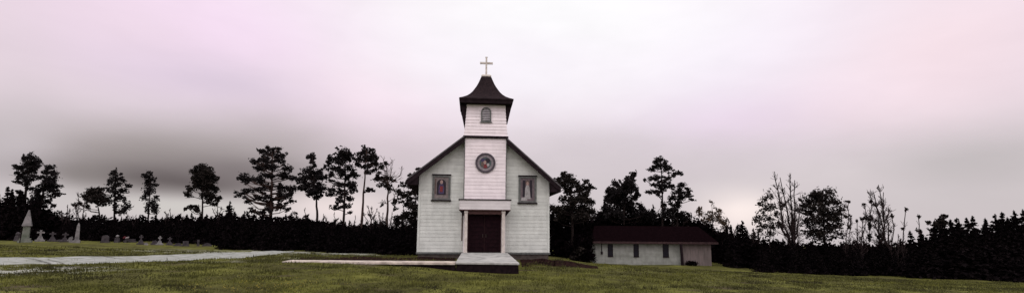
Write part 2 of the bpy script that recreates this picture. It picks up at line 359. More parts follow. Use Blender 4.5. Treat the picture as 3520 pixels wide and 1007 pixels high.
# spire roof
prof = [(1.64,9.36),(1.64,9.43),(1.41,9.55),(1.18,9.70),(1.0,9.87),(.85,10.06),(.72,10.28),(.605,10.48),(.50,10.71),(.41,10.94),(.305,11.22)]
b = MB(); b.sq(prof, 0, BC); sp = b.build('spire_roof', ROOFM, ch)
b = MB(); b.sq([(1.58,9.14),(1.60,9.358)], 0, BC); b.build('eave_fascia', DARKTRIM, sp)
b = MB(); b.sq([(.305,11.225),(.315,11.29),(.25,11.37),(.12,11.40)], 0, BC); b.build('roof_cap', CREAM, sp)
for yy in (BC-1.10, BC+1.10):
    for s in (-1, 1):
        b = MB(); b.prism([(s*1.56,9.17),(s*(bw(9.17)+.022),9.17),(s*(bw(8.02)+.026),7.98),(s*(bw(8.02)+.07),7.98),(s*1.53,9.0)], yy-.10, yy+.10)
        b.build('bracket', DARKTRIM, ch)
# cross
b = MB(); b.prism([(-.055,11.08),(.055,11.08),(.05,11.86),(.36,11.865),(.385,11.84),(.385,12.0),(.36,11.975),(.05,11.98),(.05,12.28),(.075,12.33),(-.075,12.33),(-.05,12.28),(-.05,11.98),(-.36,11.975),(-.385,12.0),(-.385,11.84),(-.36,11.865),(-.05,11.86)], BC-.05, BC+.05)
b.v = [(x*1.06, y, 11.36 + (z-11.08)*1.0) for x, y, z in b.v]; b.build('cross', CREAM, ch)
# belfry louvre window
wy = BC - bw(8.3) - .03; b = None
def arch(hw, z0, z1, n=14): return [(-hw, z0), (hw, z0)] + [(hw*math.cos(math.pi*k/n), z1 + hw*math.sin(math.pi*k/n)) for k in range(n+1)]
lw = MB(); o_, i_ = arch(.31, 8.06, 8.66), arch(.235, 8.13, 8.66); n = len(o_)
for k in range(n):
    a, c = o_[k], o_[(k+1) % n]; d, e = i_[k], i_[(k+1) % n]; y0, y1 = wy-.05, wy+.04
    lw.hexa([(a[0],y0,a[1]),(c[0],y0,c[1]),(c[0],y1,c[1]),(a[0],y1,a[1]),(d[0],y0,d[1]),(e[0],y0,e[1]),(e[0],y1,e[1]),(d[0],y1,d[1])])
win = lw.build('louvre_window', GREYTRIM, ch)
b = MB(); b.poly([(x, wy+.005, z) for x, z in i_]); b.build('dark_backing', G_DARK, win)
b = MB()
for k in range(7):
    z = 8.16 + k*.105; h = .232 if z < 8.66 else math.sqrt(max(.232**2 - (z-8.62)**2, .001))
    b.hexa([(-h,wy-.04,z),(h,wy-.04,z),(h,wy-.01,z+.07),(-h,wy-.01,z+.07),(-h,wy-.035,z+.012),(h,wy-.035,z+.012),(h,wy-.005,z+.082),(-h,wy-.005,z+.082)])
b.build('louvre', LOUV, win)
b = MB(); b.box(-.37, .37, wy-.08, wy-.052, 8.0, 8.06); b.build('sill', GREYTRIM, win)
# round window
RZ, ry = 5.55, TY - .02
def ring(mb, r0, r1, y0, y1, n=40):
    for k in range(n):
        t0, t1 = 2*math.pi*k/n, 2*math.pi*(k+1)/n; f = lambda r, t, y: (r*math.cos(t), y, RZ + r*math.sin(t))
        mb.poly([f(r0,t0,y0),f(r0,t1,y0),f(r1,t1,y0),f(r1,t0,y0)]); mb.poly([f(r1,t0,y0),f(r1,t1,y0),f(r1,t1,y1),f(r1,t0,y1)]); mb.poly([f(r0,t0,y0),f(r0,t0,y1),f(r0,t1,y1),f(r0,t1,y0)])
b = MB(); ring(b, .48, .60, ry-.07, ry+.03); rw = b.build('round_window', mat('dark_violet_grey_frame', (.075,.065,.072), (.04,.035,.04), 6), ch)
b = MB(); ring(b, .35, .479, ry-.035, ry+.02); b.build('inner_ring', mat('mauve_grey_ring', (.235,.21,.215), (.14,.125,.13), 7), rw)
b = MB(); b.disc(0, RZ, ry-.012, .355, .355)
b.mi = 1; b.disc(.12, RZ+.13, ry-.015, .16, .14); b.mi = 2; b.disc(-.14, RZ+.16, ry-.015, .15, .10); b.mi = 3; b.disc(-.17, RZ-.08, ry-.015, .09, .16)
b.mi = 4; b.disc(-.03, RZ+.04, ry-.020, .085, .11); b.mi = 5; b.poly([(-.12,ry-.018,RZ-.31),(.13,ry-.018,RZ-.31),(.09,ry-.018,RZ-.12),(.0,ry-.018,RZ-.02),(-.08,ry-.018,RZ-.12)])
b.mi = 6; b.disc(.16, RZ-.11, ry-.016, .08, .10)
b.build('stained_glass', [G_TEAL, G_DARK, G_BLUE, G_BROWN, G_FLESH, G_RED, G_PALE], rw)
# side windows with figures in coloured glass
def side_window(xc, z0, z1, hw, kind):
    y = -.03
    fr = MB()
    for (a, c, d, e) in ((-hw,-hw+.12,z0,z1),(hw-.12,hw,z0,z1)): fr.box(xc+a, xc+c, y-.06, y+.03, d, e)
    fr.box(xc-hw+.12, xc+hw-.12, y-.06, y+.03, z0, z0+.10); fr.box(xc-hw+.12, xc+hw-.12, y-.06, y+.03, z1-.10, z1)
    w = fr.build('window', GREYTRIM, ch)
    s = MB(); s.box(xc-hw-.06, xc+hw+.06, y-.11, y+.03, z0-.075, z0-.003); s.build('sill', DARKTRIM, w)
    s = MB(); s.box(xc-hw-.03, xc+hw+.03, y-.085, y+.03, z1+.003, z1+.07); s.build('head_trim', DARKTRIM, w)
    p = MB(); iw = hw - .12; zc = (z0+z1)/2; Y = y - .01
    p.poly([(xc-iw,Y,z0+.10),(xc+iw,Y,z0+.10),(xc+iw,Y,z1-.10),(xc-iw,Y,z1-.10)])
    if kind == 0:
        p.mi = 1; a = .27; p.poly([(xc-a,Y-.004,z0+.30),(xc+a,Y-.004,z0+.30)] + [(xc+a*math.cos(math.pi*k/14), Y-.004, z1-.50+a*math.sin(math.pi*k/14)) for k in range(15)])
        p.mi = 2; p.poly([(xc-.15,Y-.008,z0+.36),(xc+.15,Y-.008,z0+.36),(xc+.17,Y-.008,zc-.02),(xc+.08,Y-.008,zc+.27),(xc-.08,Y-.008,zc+.27),(xc-.17,Y-.008,zc-.02)])
        p.mi = 3; p.poly([(xc-.09,Y-.012,zc-.26),(xc+.08,Y-.012,zc-.26),(xc+.10,Y-.012,zc+.08),(xc-.08,Y-.012,zc+.10)])
        p.mi = 4; p.disc(xc, zc+.33, Y-.012, .085, .12)
        p.mi = 5; p.box(xc-iw+.03, xc-iw+.10, Y-.006, Y-.002, z0+.35, z1-.2)
        ms = [mat('taupe_glass', (.165,.14,.13), (.10,.085,.08), 9, rough=.4), G_DARK, G_BLUE, G_RED, G_FLESH, G_BROWN]
    else:
        p.mi = 1; p.box(xc-.30, xc-.12, Y-.006, Y-.002, z0+.33, z1-.22); p.box(xc+.13, xc+.29, Y-.006, Y-.002, z0+.30, z1-.20)
        p.mi = 2; p.poly([(xc-.17,Y-.008,z0+.22),(xc+.19,Y-.008,z0+.22),(xc+.13,Y-.008,zc+.1),(xc+.07,Y-.008,zc+.26),(xc-.08,Y-.008,zc+.26),(xc-.14,Y-.008,zc+.06)])
        p.mi = 3; p.disc(xc, zc+.42, Y-.012, .12, .16); p.mi = 4; p.disc(xc, zc+.36, Y-.015, .075, .11)
        p.mi = 2; p.poly([(xc-iw+.02,Y-.0095,z0+.12),(xc-.02,Y-.0095,z0+.12),(xc-.02,Y-.0095,z0+.34),(xc-iw+.06,Y-.0095,z0+.30)])
        ms = [mat('grey_mauve_glass', (.13,.10,.105), (.075,.06,.064), 9, rough=.4), G_DARK, G_PALE, G_BROWN, G_FLESH]
    p.build('stained_glass', ms, w)
side_window(-2.59, 3.34, 4.80, .535, 0)
side_window(2.58, 3.24, 4.82, .545, 1)
# entrance: door recessed in the tower, columns, canopy
dy = TY - .02
b = MB(); b.box(-.99, .99, dy-.03, dy+.02, .27, 2.62); dr = b.build('door_frame', SOFF, ch)
for s in (-1, 1):
    b = MB(); xa, xb = (-.94, -.01) if s < 0 else (.01, .94)
    b.box(xa, xb, dy-.06, dy-.032, .29, 2.46)
    for k in range(9):                                                  # raised horizontal panels
        b.box(xa+.09, xb-.09, dy-.085, dy-.06, .36+k*.232, .36+k*.232+.18)
    d = b.build('door', MAROON, ch)
    b = MB(); b.tube([(s*.09,dy-.09,1.15),(s*.09,dy-.13,1.17),(s*.09,dy-.13,1.33),(s*.09,dy-.09,1.35)], [.012]*4); b.build('handle', METAL, d)
cf = TY - .62
b = MB()
lap(b, lambda z: (-1.47, 1.47), 2.76, 3.30, cf, .18, .012); b.box(-1.47, 1.47, cf+.003, TY-.032, 2.76, 3.30)
can = b.build('canopy', mat('canopy_paint', (.56,.54,.52), (.46,.445,.43), 1.4, detail=7), ch)
b = MB(); b.box(-1.53, 1.53, cf-.06, TY-.032, 3.302, 3.36); b.build('canopy_edge', DARKTRIM, can)
b = MB(); b.box(-1.49, 1.49, cf-.02, TY-.034, 2.70, 2.757); b.box(-1.0,1.0,cf+.1,cf+.2,2.50,2.70); b.build('soffit', SOFF, can)
for s in (-1, 1):
    b = MB(); x = s*1.08; y = cf + .16
    b.box(x-.10, x+.10, y-.10, y+.10, .275, .40); b.box(x-.085, x+.085, y-.085, y+.085, .40, 2.56); b.box(x-.11, x+.11, y-.11, y+.11, 2.56, 2.70)
    b.build('column', CREAM, ch, bevel=.008)
    b = MB(); b.prism([(s*1.20,2.70),(s*1.46,2.70),(s*1.20,2.36)], cf+.1, cf+.2); b.build('canopy_bracket', DARKTRIM, ch)
b = MB(); b.tube([(-1.30,TY-.06,2.70),(-1.30,TY-.06,1.05),(-1.30,TY-.12,.98)], [.04,.04,.04], 8); b.build('dark_upright', SOFF, ch)  # thin dark upright left of the left column

# ------------------------------------------------------------------ low annex building on the right
SX0, SX1, SY = 12.22, 23.72, 46.0
SZ0, SZ1 = -1.86, .36
sh = empty('annex_building', (SX0, SY, SZ0), 'long low pale building with maroon hip roof right of the church', 'building')
sh.rotation_euler = (0, 0, -rad(4.8)); so = (SX0, SY, SZ0)
def PS(u, v): return np.array([SX0 + (u - 2047)/F*46.0, SY, PD(u, v, 46.0)[2]])
SM = PS(2338, 870)[0]
b = MB(); lap(b, lambda z: (SX0, SM-.03), SZ0, SZ1, SY, .2, .015); b.box(SX0, SX1, SY+.03, SY+5, SZ0-.6, SZ1); b.box(SX0, SM-.03, SY+.002, SY+.028, SZ0, SZ1); b.build('wall', SHEDW, sh, off=so)
b = MB()
xs = np.linspace(SM+.09, SX1, 10)
for xa, xb in zip(xs[:-1], xs[1:]): b.box(xa+.006, xb-.006, SY-.012, SY+.028, SZ0+.02, SZ1-.1)
b.build('board_wall', SHEDP, sh, off=so)
b = MB(); b.box(SM+1.05, SM+1.1, SY-.035, SY-.014, SZ0+.1, SZ1-.2); b.box(SM+1.9, SM+1.95, SY-.035, SY-.014, SZ0+.1, SZ1-.2); b.box(SM+1.05, SM+1.95, SY-.035, SY-.014, SZ1-.2, SZ1-.14)
b.box(SM+1.1, SM+1.9, SY-.022, SY-.014, SZ0+.1, SZ1-.2); b.box(SM+1.2, SM+1.26, SY-.06, SY-.023, SZ0+.95, SZ0+1.2)
b.build('door', SHEDP, sh, off=so)
b = MB(); ov = .5; e0, e1, f0, f1 = SX0-ov, SX1+ov, SY-.55, SY+5.5; rz = 2.05; ri = .7
b.hexa([(e0,f0,SZ1+.06),(e1,f0,SZ1+.06),(e1,f1,SZ1+.06),(e0,f1,SZ1+.06),(e0,f0,SZ1+.16),(e1,f0,SZ1+.16),(e1,f1,SZ1+.16),(e0,f1,SZ1+.16)])
c = (SY+2.5); b.loft([[(e0,f0,SZ1+.161),(e1,f0,SZ1+.161),(e1,f1,SZ1+.161),(e0,f1,SZ1+.161)], [(e0+ri+.2,c-.03,rz),(e1-ri,c-.03,rz),(e1-ri,c+.03,rz),(e0+ri+.2,c+.03,rz)]])
srf = b.build('roof', SHEDR, sh, off=so)
b = MB(); b.box(e0, e1, f0-.03, f0-.003, SZ1-.06, SZ1+.15); b.box(e0, e1, f0, SY, SZ1-.02, SZ1+.05); b.build('fascia', SHEDT, srf, off=so)
for u0, u1, v0, v1 in ((2090,2108,839,880),(2179,2197,839,881),(2280,2300,839,882)):
    p0 = PS(u0, v1); p1 = PS(u1, v0)
    b = MB()
    x0, x1, z0, z1 = p0[0]+.05, p1[0]-.05, p0[2]+.04, p1[2]-.04
    b.box(x0-.05, x0, SY-.05, SY+.0, z0-.05, z1+.05); b.box(x1, x1+.05, SY-.05, SY+.0, z0-.05, z1+.05); b.box(x0, x1, SY-.05, SY, z1, z1+.05); b.box(x0-.08, x1+.08, SY-.08, SY-.052, z0-.1, z0-.05); b.box(x0, x1, SY-.05, SY, z0-.05, z0)
    b.box(x0, x1, SY-.035, SY-.018, (z0+z1)/2-.02, (z0+z1)/2+.02)
    w = b.build('window', DARKTRIM, sh, off=so)
    b = MB(); b.box(x0, x1, SY-.03, SY-.024, z0, z1); b.build('pane', GLASS, w, off=so)
p = PS(2069, 869)
b = MB(); b.box(p[0]-.09, p[0]+.09, SY-.12, SY-.02, p[2]-.12, p[2]+.14); b.tube([(p[0],SY-.06,p[2]+.14),(p[0],SY-.06,SZ1-.02)], [.035,.03], 6); b.build('meter_box', DARKTRIM, sh, off=so)
b = MB(); b.tube([(SM,SY-.45,SZ1),(SM+.08,SY-.42,SZ0+.3),(SM+.1,SY-.42,SZ0-.2)], [.13,.14,.15], 8); b.build('porch_post', DARKTRIM, sh, off=so)

# ------------------------------------------------------------------ foliage helpers
def cards(C, size, flat=.0):
    """random small quads at points C -> verts, faces"""
    n = len(C); a = rng.normal(size=(n, 3)); a /= np.linalg.norm(a, axis=1)[:, None]
    c = np.cross(a, rng.normal(size=(n, 3))); c /= np.linalg.norm(c, axis=1)[:, None]
    if flat: a[:, 2] *= 1 - flat
    s = (size * rng.uniform(.6, 1.4, n))[:, None]; a = a * s; c = c * s * .55
    V = np.stack([C - a, C - c*.9, C + a, C + c], 1).reshape(-1, 3)
    return V, np.arange(4*n).reshape(n, 4)
def blob_pts(c, rx, rz, n, ry=None, jit=.25):
    ry = ry or (rx + rz) / 2
    m = max(3, n // 14); d = rng.normal(size=(m, 3)); d /= np.linalg.norm(d, axis=1)[:, None]
    sub = d * (rng.uniform(0, 1, m)**.45)[:, None] * .88
    k = rng.integers(0, m, n); q = sub[k] + rng.normal(0, jit, (n, 3))
    return c + q * np.array([rx, ry, rz])

def blob_tree(name, label, cat, d, org, s, trunk, blobs, tr=.16, leaf=None, size=.12, dens=.85, bark=None, group=None, base_drop=0, limbs=True, bare=None, jit=.25, fat=1.0):
    """a tree surveyed as foliage masses; trunk = points from the ground up, blobs = (x, y, rx, ry) in survey units"""
    px = lambda x, y: (org[0] + x*s, org[1] + y*s)
    T = [PD(*px(*p), d) for p in trunk]
    root = T[0].copy(); b0 = T[0] + (T[0] - T[1]) / max(np.linalg.norm(T[0]-T[1]), .01) * .01
    gz = g(root[0], root[1]); foot = np.array([root[0], root[1], gz - .15])
    o = empty(name, (foot[0], foot[1], gz), label, cat, group); off = (foot[0], foot[1], gz)
    mb = MB(); pts = [foot] + T; L = len(pts)
    fine = [np.array(pts[0])]
    for a, c in zip(pts[:-1], pts[1:]):
        for t in (.35, .7, 1.0): fine.append(a*(1-t) + c*t + (rng.normal(0, .03, 3)*np.array([1,1,.2]) if t < 1 else 0))
    H = np.linspace(0, 1, len(fine)); rs = [tr*(1.15 - .9*h) if h > .05 else tr*1.5 for h in H]
    mb.tube(fine, rs, 7)
    fine = np.array(fine); ht = fine[-1][2] - fine[0][2]
    C = []; extra = []
    for (x, y, rx, ry) in blobs:
        near = [q for q in blobs if 8 < math.hypot(q[0]-x, (q[1]-y)*1.3) < 2.6*max(rx, 14)]
        for q in random.sample(near, min(len(near), 2)):
            t = random.uniform(.3, .7); k = random.uniform(.35, .6); extra.append((x+(q[0]-x)*t + random.uniform(-7,7), y+(q[1]-y)*t + random.uniform(-6,6), rx*k, ry*k))
        a = random.uniform(0, 6.28); extra.append((x + rx*1.05*math.cos(a), y + ry*1.15*math.sin(a), rx*.3, ry*.35))
    blobs = [(x, y, rx*.92, ry*.92) for x, y, rx, ry in blobs] + extra
    sc_ = s * d / F; wid = np.ptp([q[0] for q in blobs]) * sc_ / 2 + .3 if blobs else 1
    for (x, y, rx, ry) in blobs:
        c = PD(*px(x, y), d); RX, RY = rx*sc_*.97*fat, ry*sc_*1.32*fat
        ti = np.interp(c[2], fine[:, 2], H); tc_ = np.array([np.interp(ti, H, fine[:, k]) for k in range(3)])
        lat = abs(c[0] - tc_[0]); room = math.sqrt(max(wid**2 - lat**2, .05)) * .75
        dep = rng.uniform(-1, 1) * min(room, 2.2); f = (d + dep) / d
        c = np.array([0, 0, EYE]) + (c - np.array([0, 0, EYE])) * f
        n = int(np.clip(230 * dens * RX * RY / (size*size) * .068, 9, 700))
        C.append(blob_pts(c, RX*f, RY*f, n, None, jit))
        if limbs and rx > 13:
            zs_ = c[2] - .25*np.linalg.norm(c[:2] - tc_[:2]) - .1; ti = np.interp(zs_, fine[:, 2], H); st = np.array([np.interp(ti, H, fine[:, k]) for k in range(3)])
            md = st*.45 + c*.55 + np.array([0, 0, -.08*np.linalg.norm(c - st)]) + rng.normal(0, .06, 3)
            r0 = min(tr*.42, .03 + .018*np.linalg.norm(c - st)); mb.tube([st, md, c], [r0, r0*.7, .018], 5)
            for k in range(3):
                e = c + rng.normal(0, .55, 3)*np.array([RX, RX, RY]); mb.tube([md, md*.4 + e*.6 + rng.normal(0, .04, 3), e], [r0*.5, .016, .01], 4)
    if bare: bare(mb, fine, H, px)
    mb.build('trunk', bark or BARK, o, off=off, smooth=True)
    if C:
        V, Fc = cards(np.concatenate(C), size); mesh_np('crown', V - np.array(off), Fc, leaf or NEEDLE, o)
    return o

def grow(mb, p, dr, ln, r, lev, up=.25, spread=.6):
    """recursive bare branch"""
    pts = [p]; q = p.copy(); dv = dr / np.linalg.norm(dr); n = 4
    for k in range(n):
        dv = dv + rng.normal(0, .14, 3) + np.array([0, 0, up*.12]); dv /= np.linalg.norm(dv); q = q + dv*ln/n; pts.append(q.copy())
    rs = [max(r*(1 - .8*k/n), .014) for k in range(n+1)]; mb.tube(pts, rs, 5 if lev > 0 else 3)
    if lev <= 0: return pts[-1:]
    ends = []
    for k in range(rng.integers(4, 7)):
        i = rng.integers(1, n+1); nd = dv + rng.normal(0, spread, 3) + np.array([0, 0, up]); ends += grow(mb, pts[i], nd, ln*rng.uniform(.35, .6), max(rs[i]*.6, .015), lev-1, up, spread)
    return ends
def bare_tree(name, label, d, org, s, stems, r=.09, lev=2, tufts=(), leaf=None, spread=.5, group=None, size=.13):
    px = lambda x, y: (org[0] + x*s, org[1] + y*s)
    root = PD(*px(*stems[0][0]), d); gz = g(root[0], root[1]); off = (root[0], root[1], gz)
    o = empty(name, off, label, 'tree', group); mb = MB(); ends = []
    for st in stems:
        P = [PD(*px(*p), d + rng.uniform(-.4, .4)) for p in st]; P[0] = np.array([P[0][0], root[1] + rng.uniform(-.3,.3), P[0][2]])
        P = [np.array([P[0][0]*.6 + root[0]*.4, P[0][1], gz - .15])] + P
        Pi = interp_poly(P, 12); Pi[1:-1] += rng.normal(0, .035, (10, 3)); tl = np.linalg.norm(np.diff(Pi, axis=0), axis=1).sum()
        rs = np.linspace(r, .028, 12); mb.tube(list(Pi), list(rs), 6)
        up_ = P[-1] - P[-2] + np.array([0, 0, .5])
        for k in range(int(8 + tl*2.6)):
            i = rng.integers(3, 11); dv = up_/np.linalg.norm(up_) + rng.normal(0, spread, 3)*np.array([1.1,1.1,.35]); ends += grow(mb, Pi[i], dv, tl*rng.uniform(.08, .17)*(1.2 - .075*i), max(rs[i]*.5, .014), lev-1, .3, spread)
    tw = mb.build('trunk', TWIG, o, off=off)
    C = []
    for (x, y, rx, ry) in tufts:
        c = PD(*px(x, y), d + rng.uniform(-.8, .8)); k = s*d/F; C.append(blob_pts(c, rx*k*.9, ry*k*.9, int(np.clip(13*rx*ry*k*k/size**2, 10, 200)), None, .34))
    if leaf is not None and len(ends):
        E_ = np.array(ends); C.append(E_[rng.random(len(E_)) < .35] + rng.normal(0, .03, 3))
    if C:
        V, Fc = cards(np.concatenate(C), size); mesh_np('crown', V - np.array(off), Fc, leaf or LEAF, o)
    return o

# ------------------------------------------------------------------ trees along the back, surveyed left to right
A_, B_, C_, D_, E_, F_ = ((0,480),.570), ((480,480),.570), ((980,480),.651), ((1880,500),.624), ((2480,540),.633), ((2980,540),.634)
PG = 'trees rising above the dark tree line'
blob_tree('pine_tree', 'leftmost tall pine behind the pointed pale monument, rounded layered crown', 'tree', 54, *A_, [(150,400),(158,290),(172,200),(185,100)],
  [(185,100,30,18),(213,128,28,20),(158,118,25,17),(185,150,48,20),(118,165,32,14),(225,160,25,16),(175,190,45,20),(130,213,33,15),(105,255,28,11),(190,225,42,16),(160,262,20,24),(195,298,20,14),(120,318,22,15),(95,200,14,10),(140,345,16,18),(85,160,12,8)], .15, group=PG)
blob_tree('pine_tree', 'pine leaning right beside the leftmost pine, crown swept down to the right', 'tree', 55, *A_, [(245,400),(262,310),(280,240),(295,165)],
  [(300,168,33,13),(275,195,25,14),(315,200,33,17),(260,228,25,16),(320,238,42,17),(290,260,40,17),(250,290,30,18),(335,283,38,13),(300,310,38,15),(350,332,33,11),(220,335,28,33),(295,370,24,12),(322,402,18,12),(238,375,40,36),(195,390,30,30)], .13, group=PG)
blob_tree('broadleaf_tree', 'low rounded broadleaf tree between the pines and the narrow trees', 'tree', 56, *A_, [(600,470),(590,400),(575,320)],
  [(575,305,42,18),(545,330,36,24),(590,312,33,18),(622,348,28,24),(520,360,24,16),(560,360,36,20),(610,380,28,18),(642,368,18,16),(445,396,18,11),(470,385,22,12),(500,340,14,10),(520,400,18,14)], .10, leaf=LEAF, group=PG)
blob_tree('cypress_tree', 'narrow pointed conifer with see-through crown, wider of the two narrow ones', 'tree', 56, *A_, [(690,470),(694,350),(698,250),(700,165)],
  [(700,180,7,14),(686,205,22,9),(726,208,14,6),(700,230,33,12),(666,250,22,9),(742,245,22,9),(695,270,42,14),(770,280,22,11),(655,300,18,12),(700,310,42,12),(745,310,28,11),(660,358,18,22),(712,350,28,18),(690,400,12,32),(765,400,28,16),(735,432,28,16),(752,360,14,14)], .11, group=PG, dens=.75, jit=.34)
blob_tree('cypress_tree', 'slimmest see-through conifer, standing between narrow conifer and round-headed tree', 'tree', 56, *B_, [(52,470),(56,400),(62,300),(65,185)],
  [(65,198,18,13),(36,225,22,11),(76,235,22,11),(50,263,27,14),(95,275,19,11),(60,308,36,16),(36,345,22,16),(98,350,22,12),(65,383,24,16),(95,402,22,22),(45,420,9,28),(95,436,20,13),(20,215,10,6)], .10, group=PG, dens=.75, jit=.34)
blob_tree('broadleaf_tree', 'lollipop tree with dense round crown on a thin bare trunk', 'tree', 54, *B_, [(378,480),(379,400),(381,300),(385,180)],
  [(380,168,38,20),(350,198,42,26),(412,198,38,26),(336,240,30,22),(385,238,58,32),(442,238,28,26),(345,278,30,16),(392,284,56,22),(460,300,23,15),(300,294,20,15),(290,330,22,17),(402,330,33,22),(445,345,23,15),(480,355,18,13),(455,385,18,15),(416,368,20,15),(320,404,38,11),(350,428,18,10),(275,415,10,8)], .12, leaf=LEAF, group=PG, dens=1.15)
blob_tree('pine_tree', 'broad tall layered pine, the widest crown left of the church', 'tree', 52, *B_, [(790,470),(794,360),(797,240),(800,70)],
  [(780,55,28,15),(830,60,28,17),(742,75,33,16),(868,95,24,16),(800,90,52,18),(700,135,36,16),(760,120,42,16),(850,125,36,16),(730,168,38,16),(800,165,46,18),(900,175,28,20),(635,230,38,26),(700,240,52,14),(760,215,36,16),(860,215,42,20),(920,230,28,20),(600,330,38,13),(650,310,42,15),(720,300,42,14),(770,280,36,18),(860,290,42,20),(920,300,33,20),(660,370,28,14),(710,350,28,12),(770,350,32,20),(850,350,36,20),(900,340,28,16),(790,405,38,26),(850,405,34,18),(680,430,33,11),(890,420,24,12),(920,370,24,12),(740,440,30,14)], .19, bark=BARKR, group=PG)
blob_tree('pine_tree', 'pine with a small separate topknot, next right of the widest pine', 'tree', 50, *C_, [(170,400),(166,330),(155,220),(143,88)],
  [(142,88,30,16),(140,118,18,7),(155,140,14,9),(125,165,33,18),(180,175,28,18),(100,195,30,18),(150,205,38,20),(200,200,22,15),(120,240,42,18),(175,245,38,18),(80,255,23,12),(150,275,42,16),(200,260,24,13),(120,295,13,8),(170,302,33,11),(65,215,12,8)], .13, group=PG, dens=1.15)
blob_tree('pine_tree', 'tall open pine with drooping lower sprays beside the bare-trunked pine', 'tree', 48, *C_, [(308,440),(313,330),(317,200),(318,60)],
  [(310,62,42,18),(282,92,32,16),(346,92,33,17),(236,108,22,19),(300,120,46,16),(220,140,18,13),(265,150,38,16),(340,150,33,17),(240,182,22,12),(300,185,42,15),(365,190,28,14),(350,230,33,15),(280,240,33,14),(230,215,18,9),(240,280,33,17),(300,275,36,13),(362,265,23,15),(285,320,24,14),(340,310,26,13),(262,358,28,11),(330,350,28,11),(350,382,18,9),(232,85,10,8)], .14, group=PG)
blob_tree('pine_tree', 'tall pine with long bare pale reddish trunk, crown only at the top', 'tree', 46, *C_, [(405,430),(412,330),(422,200),(428,55)],
  [(415,40,10,10),(440,62,33,15),(470,85,24,18),(400,75,24,14),(380,105,24,16),(430,100,42,16),(480,120,24,14),(386,135,24,12),(440,140,42,14),(475,162,20,10),(430,172,28,9),(450,265,27,11),(430,275,12,8),(460,50,10,8)], .14, bark=BARKR, group=PG)
def bare_top(mb, fine, H, px):
    for (x0, y0, x1, y1) in ((545,240,600,120),(545,250,580,110),(540,240,500,120),(555,230,625,170),(540,290,600,250),(542,330,590,290),(540,340,500,310)):
        a = PD(*px(x0, y0), 45); c = PD(*px(x1, y1), 45); grow(mb, a, c - a, np.linalg.norm(c - a)*.72, .04, 2, .2, .45)
blob_tree('broadleaf_tree', 'half bare tree with twiggy top, nearest tall trunk left of the church', 'tree', 45, *C_, [(538,450),(542,340),(545,250),(535,140)],
  [(525,125,20,10),(500,145,20,11),(490,205,32,12),(530,200,24,14),(562,215,18,13),(515,240,27,11),(550,255,22,13),(570,325,11,14),(512,340,12,10),(590,330,12,10),(480,190,14,9)], .13, leaf=LEAF, bark=BARKR, group=PG, bare=bare_top, dens=.75, jit=.34)
blob_tree('broadleaf_tree', 'patchy leafy tree half hidden behind the left eave of the church', 'tree', 43, *C_, [(690,470),(690,380),(688,280),(690,180)],
  [(705,160,16,11),(680,190,28,14),(655,220,18,15),(620,240,18,12),(600,280,24,14),(640,290,33,15),(690,260,33,35),(610,320,20,11),(660,340,42,20),(690,380,38,26),(640,400,38,20),(600,410,33,13),(680,430,28,26),(590,440,28,16),(580,365,14,10),(720,330,20,40)], .12, leaf=LEAF, group=PG)
blob_tree('broadleaf_tree', 'broad rounded tree just right of the church, sky gap beside the eave', 'tree', 50, *D_, [(140,440),(138,340),(132,260),(125,180)],
  [(90,160,28,12),(120,175,33,15),(62,190,28,16),(150,205,33,18),(95,215,36,18),(215,203,23,13),(248,230,23,8),(180,240,33,18),(222,232,18,12),(120,260,38,20),(210,275,33,18),(85,298,26,15),(160,300,42,20),(230,312,30,18),(65,350,36,20),(120,350,46,26),(200,350,46,26),(250,362,24,16),(40,215,20,16),(30,340,26,18),(90,390,60,20),(190,395,60,20)], .16, leaf=LEAF, group=PG, dens=1.1)
blob_tree('cedar_tree', 'dense black-green spreading evergreen behind the left end of the low building', 'tree', 60, *D_, [(420,450),(425,350),(440,260),(460,170)],
  [(475,155,20,16),(440,185,13,17),(382,210,24,17),(450,215,42,20),(350,250,28,22),(410,250,46,26),(482,245,24,17),(340,290,28,22),(420,300,66,33),(500,278,18,12),(330,345,30,24),(420,360,95,45),(520,340,24,22),(300,392,38,28),(360,390,60,35),(490,390,60,40),(560,392,50,28)], .17, group=PG, dens=1.6, size=.16)
blob_tree('pine_tree', 'tallest pine right of the church, flat layered tiers above the low building', 'tree', 58, *D_, [(637,420),(636,300),(632,200),(625,70)],
  [(620,75,27,12),(650,90,17,11),(600,95,24,12),(630,115,46,14),(577,130,24,13),(660,130,24,12),(720,152,27,15),(690,168,23,9),(600,180,42,14),(540,188,15,9),(660,185,33,12),(578,215,18,9),(620,220,42,14),(680,225,33,14),(575,255,33,12),(612,270,20,9),(642,250,18,9),(640,330,18,20),(655,375,35,25)], .15, group=PG)
blob_tree('pine_tree', 'shorter pine with tilted tiers tucked under the tallest pine right of the church', 'tree', 57, *D_, [(718,420),(722,350),(735,290),(745,225)],
  [(745,222,33,13),(782,245,24,11),(720,255,38,14),(770,272,33,11),(690,285,28,13),(740,292,33,13),(800,298,20,8),(680,315,16,10),(715,332,33,18),(700,380,40,25),(750,390,35,22)], .12, group=PG)
blob_tree('broadleaf_tree', 'scraggly tan-leaved tree beyond the right end of the low building', 'tree', 56, *D_, [(915,470),(912,400),(905,310)],
  [(905,316,9,9),(900,380,18,12),(950,375,18,13),(845,368,16,14),(920,402,23,16),(966,420,23,16),(930,345,8,6),(880,410,16,12),(840,345,8,6),(985,450,18,14)], .07, leaf=RUST, bark=TWIG, group=PG, dens=.5, jit=.4, fat=1.25)
